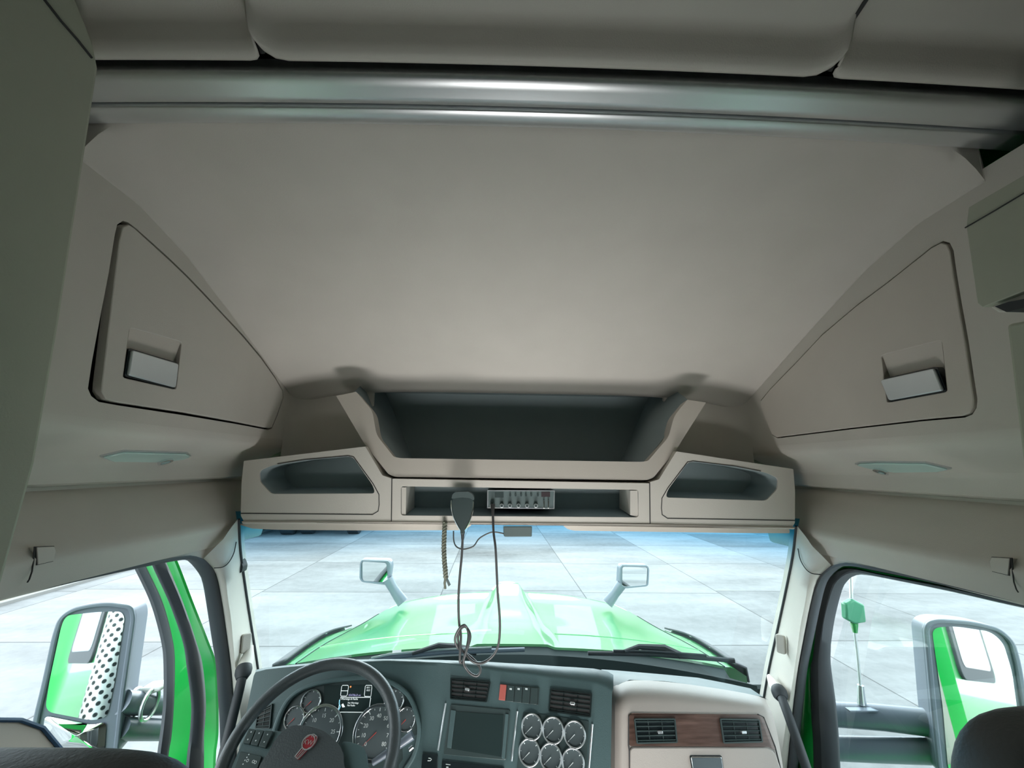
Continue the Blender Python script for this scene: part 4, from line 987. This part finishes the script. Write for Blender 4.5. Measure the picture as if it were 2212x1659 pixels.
MB().tube([CLp.W(*CLp.uv(*kW(*p)), .006) for p in [(1322, 440), (1318, 480), (1328, 510), (1312, 545)]], .0018, 6).build('display_icon', M['ledb'], dsp)
MB().prism(CLp, circ(CLp.uv(*kW(1436, 305)), .0025, n=12), .0055, .0065).build('display_icon', M['ledo'], dsp)
MB().prism(CLp, CLp.uvs([kW(1340, 490), kW(1358, 478), kW(1378, 515), kW(1352, 520)]), .0055, .0062).build('display_icon', M['ledw'], dsp)

def vent(pl, k, quad, par, tab=None, nv=5, nc=3, depth=.02, mtf='dash2', frame=None):
    q = pl.uvs([k(*p) for p in quad]); rq = rnd(q, .004, 3)
    v = MB().prism(pl, rq, .0005, .002).build('air_vent', M['seam'] if mtf != 'dash2' else M['black'], par)
    MB().ring(pl, rq, offs(rq, .0035), .001, .007).build('vent_frame', M[mtf], v, bevel=.0008)
    def L2(s, t): a = Vector(q[0]).lerp(Vector(q[1]), s); b = Vector(q[3]).lerp(Vector(q[2]), s); return a.lerp(b, t)
    for i in range(nv):
        t = (i+.7)/(nv+.4); MB().tube([pl.W(*L2(.04, t), .0045), pl.W(*L2(.96, t), .0045)], .0017, 6).build('slat', M[mtf], v)
    for i in range(nc-1):
        s = (i+1)/nc; MB().tube([pl.W(*L2(s, .08), .003), pl.W(*L2(s, .92), .003)], .0013, 6).build('vane', M[mtf], v)
    if tab:
        c = pl.uv(*k(*tab)); MB().prism(pl, rnd([(c[0]-.007, c[1]-.0035), (c[0]+.007, c[1]-.0035), (c[0]+.007, c[1]+.0035), (c[0]-.007, c[1]+.0035)], .0025), .003, .014).build('vent_tab', M['chromesat'], v, bevel=.001)
    return v
vent(CLp, kW, [(470, 560), (625, 475), (600, 742), (440, 742)], dash, nv=5, nc=2)
vent(CS, kS, [(392, 125), (845, 165), (802, 408), (387, 372)], dash, (588, 262), mtf='cowl')
vent(CS, kS, [(1522, 245), (1998, 300), (1983, 582), (1502, 512)], dash, (1778, 420), mtf='cowl')
# switch bank with the red hazard switch
sw = MB().prism(CS, CS.uvs([kS(*p) for p in [(950, 192), (1400, 240), (1385, 438), (934, 384)]]), .0005, .003).build('switch_bank', M['dash2'], dash, bevel=.001)
MB().prism(CS, CS.uvs([kS(*p) for p in [(957, 202), (1028, 209), (1010, 388), (940, 378)]]), .003, .008).build('hazard_switch', M['redbtn'], sw, bevel=.001)
for x0 in (1042, 1132, 1220, 1308):
    s2 = MB().prism(CS, CS.uvs([kS(*p) for p in [(x0, 210+(x0-1028)*.1), (x0+76, 218+(x0-1028)*.1), (x0+62, 402+(x0-1028)*.12), (x0-14, 392+(x0-1028)*.12)]]), .003, .007).build('rocker_switch', M['dash2'], sw, bevel=.001)
    if x0 < 1300: MB().prism(CS, CS.uvs([kS(*p) for p in [(x0+22, 245), (x0+48, 248), (x0+46, 268), (x0+20, 264)]]), .007, .0074).build('switch_icon', M['ink'], s2)
for a, b in (((335, 418), (248, 955)), ((1148, 508), (1082, 1075)), ((2000, 655), (1955, 1200))):
    q0, q1 = CS.uv(*kS(*a)), CS.uv(*kS(*b)); MB().tube([CS.W(*q0, .003), CS.W(*q1, .003)], .0030, 8).build('chrome_strip', M['chromesat'], dash)
hu = MB().prism(CS, rnd(CS.uvs([kS(*p) for p in [(392, 425), (1068, 490), (1020, 1065), (308, 1002)]]), .006), .0005, .004).build('head_unit', M['dash2'], dash, bevel=.0015)
MB().prism(CS, CS.uvs([kS(*p) for p in [(458, 512), (992, 548), (962, 1025), (405, 935)]]), .004, .0055).build('screen', M['screen'], hu)
for q in ([(398, 490), (453, 500), (402, 928), (352, 920)], [(1015, 535), (1052, 540), (1008, 1050), (970, 1040)]):
    MB().prism(CS, rnd(CS.uvs([kS(*p) for p in q]), .002), .004, .007).build('key_strip', M['dash'], hu, bevel=.001)
gp = MB().prism(CS, rnd(CS.uvs([kS(*p) for p in [(1215, 515), (1962, 620), (1925, 1250), (1135, 1250)]]), .006), .0005, .003).build('gauge_panel', M['dash2'], dash)
for c in ((1318, 685), (1558, 725), (1802, 772), (1290, 975), (1532, 1030), (1784, 1090)):
    gauge(CS, CS.uv(*kS(*c)), .0315, dash, 7, ringm='chromesat', nm='ink')
bt = MB().prism(CS, rnd(CS.uvs([kS(*p) for p in [(75, 985), (245, 1000), (240, 1180), (58, 1180)]]), .004), .0005, .006).build('push_switch', M['black'], dash, bevel=.001)
MB().tube([CS.W(*CS.uv(*kS(*p)), .0065) for p in [(135, 1068), (165, 1068), (178, 1056), (170, 1042), (145, 1040)]], .0012, 6).build('switch_icon', M['ink'], bt)
lp_ = MB().prism(CS, rnd(CS.uvs([kS(*p) for p in [(295, 1068), (1000, 1150), (990, 1260), (285, 1260)]]), .004), .0005, .005).build('lower_panel', M['black'], dash)
for q in ([(340, 1105), (392, 1112), (390, 1120), (338, 1114)], [(345, 1135), (370, 1138), (368, 1149), (343, 1149)]): MB().prism(CS, CS.uvs([kS(*p) for p in q]), .005, .0055).build('panel_marking', M['ink'], lp_)

# passenger side of the dashboard
rails = [[(1299, 1446), (1330, 1448), (1365, 1451), (1435, 1457), (1508, 1464), (1565, 1475), (1621, 1487), (1652, 1508)],
         [(1312, 1470), (1333, 1462), (1352, 1459), (1435, 1463), (1515, 1473), (1570, 1484), (1628, 1496), (1655, 1510)],
         [(1327, 1488), (1343, 1475), (1360, 1468.5), (1435, 1471), (1527, 1484), (1580, 1492), (1647, 1505), (1660, 1512)]]
dp = [.20, .13, .09]; R_ = [[push(PD.hit(*p), d) for p in r] for r, d in zip(rails, dp)]
bk = [Vector((p.x*1.1, 1.97, ZC-.98)) for p in R_[0]]
MB().grid([bk, R_[0], R_[1], R_[2]]).build('top_pad', M['dash'], dash, angle=60)
fr_ = [([(1328, 1486), (1344, 1474), (1360, 1468), (1435, 1470.5), (1527, 1484), (1580, 1491.5), (1648, 1505), (1662, 1512)], .085), ([(1329, 1500), (1345, 1489), (1360, 1485), (1435, 1487), (1527, 1498), (1580, 1505), (1652, 1516), (1668, 1523)], .035),
       ([(1329, 1520), (1346, 1509), (1360, 1505), (1435, 1506), (1527, 1514), (1580, 1519), (1662, 1530), (1676, 1538)], .008), ([(1329, 1540), (1346, 1534), (1360, 1532), (1435, 1532), (1527, 1534), (1580, 1538), (1668, 1545), (1682, 1552)], 0),
       ([(1329, 1600), (1346, 1600), (1360, 1600), (1435, 1600), (1527, 1600), (1580, 1600), (1680, 1600), (1696, 1605)], 0), ([(1329, 1760), (1346, 1760), (1360, 1760), (1435, 1760), (1527, 1760), (1580, 1760), (1700, 1760), (1722, 1760)], 0)]
G_ = [[push(PD.hit(*p), d) for p in r] for r, d in fr_]
for r in G_: r.insert(0, r[0]+Vector((-.004, .10, -.02))); r.append(r[-1]+Vector((.01, .22, -.16)))
MB().grid(G_).build('passenger_fascia', M['dbeige'], dash, angle=60, sub=1)
wt = MB().prism(PD, rnd(PD.uvs([kP(*p) for p in [(95, 450), (125, 424), (1560, 440), (1620, 470), (1755, 830), (1740, 835), (1690, 805), (98, 795)]]), .006), -.004, .004).build('wood_trim', M['wood'], dash, bevel=.0015)
PD2 = PL(PD.o+PD.n*.004, PD.n)
vent(PD2, kP, [(150, 480), (618, 480), (645, 758), (180, 770)], wt, (440, 632), 5, 3)
vent(PD2, kP, [(1122, 480), (1572, 488), (1612, 752), (1165, 766)], wt, (1385, 632), 5, 3)
for o in wt.children:
    o.location.z += 0
    for c in list(o.children): pass
gb = MB().prism(PD, rnd(PD.uvs([kP(*p) for p in [(104, 806), (1660, 810), (1742, 856), (1815, 1048), (1930, 1560), (104, 1560)]]), .012), -.004, .006).build('glove_box_lid', M['dbeige'], dash, bevel=.003)
gq = PD.uvs([kP(*p) for p in [(785, 908), (1132, 908), (1170, 1170), (830, 1180)]])
MB().prism(PD, rnd(offs(gq, -.002), .005), .005, .008).build('latch_surround', M['black'], gb)
MB().prism(PD, rnd(gq, .004), .007, .012).build('latch', M['chrome'], gb, bevel=.002)
seamline([PD.W(*PD.uv(*kP(*p)), .002) for p in [(95, 455), (92, 790), (102, 860), (106, 1200)]], .0022, 'panel_gap', dash)
seamline([PD.W(*PD.uv(*kP(*p)), .002) for p in [(1560, 436), (1625, 468), (1755, 800), (1800, 980), (1840, 1150)]], .0020, 'panel_gap', dash)
# side cover at the passenger pillar foot
cvp = [onX(*p, .965) for p in [(1650, 1500), (1672, 1522), (1687, 1560), (1700, 1620), (1715, 1720)]]
0 and MB().grid([cvp, [p+Vector((.03, .02, .02)) for p in cvp], [p+Vector((.09, .12, .05)) for p in cvp]]).build('end_cover', M['beige2'], dash, angle=70)
cvp = [onX(*p, -.955) for p in [(560, 1440), (545, 1475), (532, 1530), (520, 1600), (500, 1720)]]
0 and MB().grid([[p+Vector((.03, .10, -.01)) for p in cvp], cvp, [p+Vector((-.05, .06, .04)) for p in cvp]]).build('end_cover', M['beige2'], dash, angle=70)

# ------------------------------------------------------------------ steering wheel
WA = math.radians(48.4); WC = Vector((-.558, 1.252, ZC-.7525))
WP = PL(WC, (0, -math.cos(WA), math.sin(WA)))
sw_ = empty('steering_wheel', WC, 'black leather steering wheel with a red and silver badge on its hub', 'steering wheel')
MB().tube([WP.W(.216*math.cos(2*math.pi*i/72), .216*math.sin(2*math.pi*i/72)) for i in range(72)], .0165, 18, closed=True).build('rim', M['leather'], sw_)
HP = [(634, 1572.5), (668, 1573), (703, 1584), (730, 1607), (745, 1632), (744, 1652), (760, 1700), (740, 1760), (560, 1760), (552, 1690), (570, 1650), (585, 1630), (597, 1605), (614, 1585)]
hu_ = rnd(WP.uvs(HP), .02, 4)
hub = MB().prism(WP, hu_, -.05, .018).build('hub_pad', M['leather'], sw_, bevel=.012, seg=4)
sl = rnd(WP.uvs([(539, 1576), (600, 1580), (640, 1590), (600, 1650), (570, 1760), (480, 1760), (501, 1659), (526, 1602)]), .012)
MB().prism(WP, sl, -.03, .004).build('spoke', M['dash'], sw_, bevel=.006)
sr = rnd(WP.uvs([(738, 1602), (766, 1606), (789, 1616), (794, 1659), (860, 1690), (850, 1760), (730, 1760)]), .012)
MB().prism(WP, sr, -.03, .004).build('spoke', M['dash'], sw_, bevel=.006)
bq = [[(385, 758), (460, 765), (395, 920), (322, 905)], [(466, 766), (545, 772), (478, 938), (402, 922)], [(552, 773), (640, 780), (560, 960), (486, 940)]]
for q in bq:
    b_ = MB().prism(WP, rnd(WP.uvs([kW(*p) for p in q]), .003), .003, .012).build('switch_key', M['dash2'], sw_, bevel=.0015)
    c0 = (sum(p[0] for p in q)/4, sum(p[1] for p in q)/4)
    MB().prism(WP, circ(WP.uv(*kW(c0[0]+20, c0[1]-42)), .0016, n=8), .012, .0124).build('key_marking', M['ink'], b_)
    MB().prism(WP, circ(WP.uv(*kW(c0[0]-14, c0[1]+35)), .0016, n=8), .012, .0124).build('key_marking', M['ink'], b_)
lw = MB().prism(WP, rnd(WP.uvs([kW(*p) for p in [(295, 990), (520, 1040), (470, 1180), (230, 1180)]]), .004), .003, .010).build('cruise_keys', M['dash2'], sw_, bevel=.0015)
for p in ((385, 1025), (365, 1055), (345, 1085), (325, 1125)): MB().prism(WP, circ(WP.uv(*kW(*p)), .0014, n=8), .010, .0104).build('key_marking', M['ink'], lw)
for p in ((372, 1088), (432, 1098), (452, 1106)): MB().ring(WP, circ(WP.uv(*kW(*p)), .0032, n=14), circ(WP.uv(*kW(*p)), .0022, n=14), .010, .0106).build('key_marking', M['ink'], lw)
EB = [(1035, 838), (1068, 830), (1104, 856), (1100, 885), (1082, 925), (1052, 965), (1010, 985), (905, 1096), (866, 1066), (948, 968), (945, 925), (962, 888), (1000, 862)]
eb = rnd(WP.uvs([kW(*p) for p in EB]), .002, 3)
em = MB().prism(WP, eb, .016, .022).build('badge', M['red'], sw_, bevel=.001)
MB().ring(WP, eb, offs(eb, .0014), .020, .0235).build('badge_edge', M['chromesat'], em)
cc = WP.uv(*kW(1012, 918)); MB().ring(WP, circ(cc, .0165, n=30), circ(cc, .0145, n=30), .020, .024).build('badge_ring', M['chromesat'], em)
text('KW', WP, cc[0]-.001, cc[1]-.005, .015, .0225, M['chromesat'], em, 'badge_letters', 'CENTER', -.15)
for a, b in (((962, 985), (885, 1078)), ((980, 990), (896, 1088)), ((945, 978), (874, 1068))):
    MB().tube([WP.W(*WP.uv(*kW(*a)), .0228), WP.W(*WP.uv(*kW(*b)), .0228)], .0009, 6).build('badge_stripe', M['chromesat'], em)
for a in (1050, 1068, 1084): MB().tube([WP.W(*WP.uv(*kW(a, 846)), .0228), WP.W(*WP.uv(*kW(a-6, 868)), .0228)], .0008, 6).build('badge_stripe', M['chromesat'], em)
MB().tube([WP.W(0, -.02, -.04), WP.W(0, -.03, -.15)], [.06, .07], 24).build('column', M['dash2'], sw_)
# control stalk right of the wheel
ls = tilt(840, 1600, 1.36, 0, 20)
stk = empty('control_stalk', ls.hit(880, 1590), 'grey control stalk showing behind the right side of the steering wheel', 'control stalk')
MB().tube([ls.hit(*kW(1660, 1095)), ls.hit(*kW(1800, 1000)), ls.hit(*kW(1990, 870)), ls.hit(*kW(2075, 805))], [.008, .010, .011, .013], 12).build('lever', M['mhouse'], stk)
MB().tube([ls.hit(*kW(2040, 960)), ls.hit(*kW(2080, 925))], .006, 12).build('end_button', M['chrome'], stk)

# ------------------------------------------------------------------ seats
def superbox(c, s3, e1=.45, e2=.45, n=40, m_=24, ry=0):
    mb = MB(); rows = []
    sg = lambda w, e: math.copysign(abs(w)**e, w)
    for j in range(m_+1):
        ph = -math.pi/2+math.pi*j/m_; r = []
        for i in range(n):
            th = 2*math.pi*i/n
            v = Vector((s3[0]*sg(math.cos(ph), e1)*sg(math.cos(th), e2), s3[1]*sg(math.cos(ph), e1)*sg(math.sin(th), e2), s3[2]*sg(math.sin(ph), e1)))
            v = Matrix.Rotation(ry, 3, 'Y') @ v; r.append(v+Vector(c))
        rows.append(r)
    return mb.grid(rows, True)
def seat(px_c, py_top, Y, halfw, lb, xx, ry=0):
    top = onY(px_c, py_top, Y+.036); c = Vector((xx, Y, top.z-.33))
    r = empty('driving_seat', (c.x, c.y, ZC-1.58), lb, 'seat', 'high-backed seats')
    superbox(c, (halfw, .07, .33), .35, .5, ry=ry).build('backrest', M['seat'], r, angle=80)
    superbox(c+Vector((0, .02, -.08)), (halfw*.62, .075, .33), .35, .4, ry=ry).build('headrest_bolster', M['seat'], r, angle=80)
    superbox((c.x, Y+.28, c.z-.40), (halfw*.95, .28, .09), .4, .4).build('seat_cushion', M['seat'], r, angle=80)
    MB().box((c.x, Y+.25, c.z-.68), (.34, .34, .34)).build('pedestal', M['rubber'], r, bevel=.02)
    return r
seat(230, 1616, .58, .235, 'black high-backed driver seat, only its top edge showing below the driver mirror', -.645)
seat(2150, 1521, .62, .255, 'black high-backed passenger seat rising in front of the passenger mirror', .815)

# ------------------------------------------------------------------ invented fill lamps, out of view, added to brighten the cab
def lamp(x, y, z, en, sz, rx, ry, lb, up, spr=62):
    r = empty('fill_lamp', (x, y, ZC+z), lb, 'lamp', 'added fill lamps')
    ld = D.lights.new('fill_light', 'AREA'); ld.shape = 'RECTANGLE'; ld.size, ld.size_y = sz; ld.energy = en; ld.spread = math.radians(spr); ld.color = (1, 1, .98)
    lo_ = D.objects.new('fill_light', ld); COL.objects.link(lo_); lo_.rotation_euler = (math.radians(rx), math.radians(ry), 0); lo_.location = (0, 0, up); lo_.parent = r
    MB().box((x, y, ZC+z-.02), (sz[0]+.04, sz[1]+.04, .03)).build('fill_lamp_base', M['greybox'], r, bevel=.005)  # made-up casing under the added fill lamp
lamp(-.0, .85, -1.45, 3.6, (.5, .5), 152, 0, 'wide fill lamp added on the cab floor between the seats', .01, 95)
lamp(0, -.75, -1.40, 2.3, (.9, .4), 110, 0, 'wide fill lamp added on the sleeper floor behind the seats', .01)
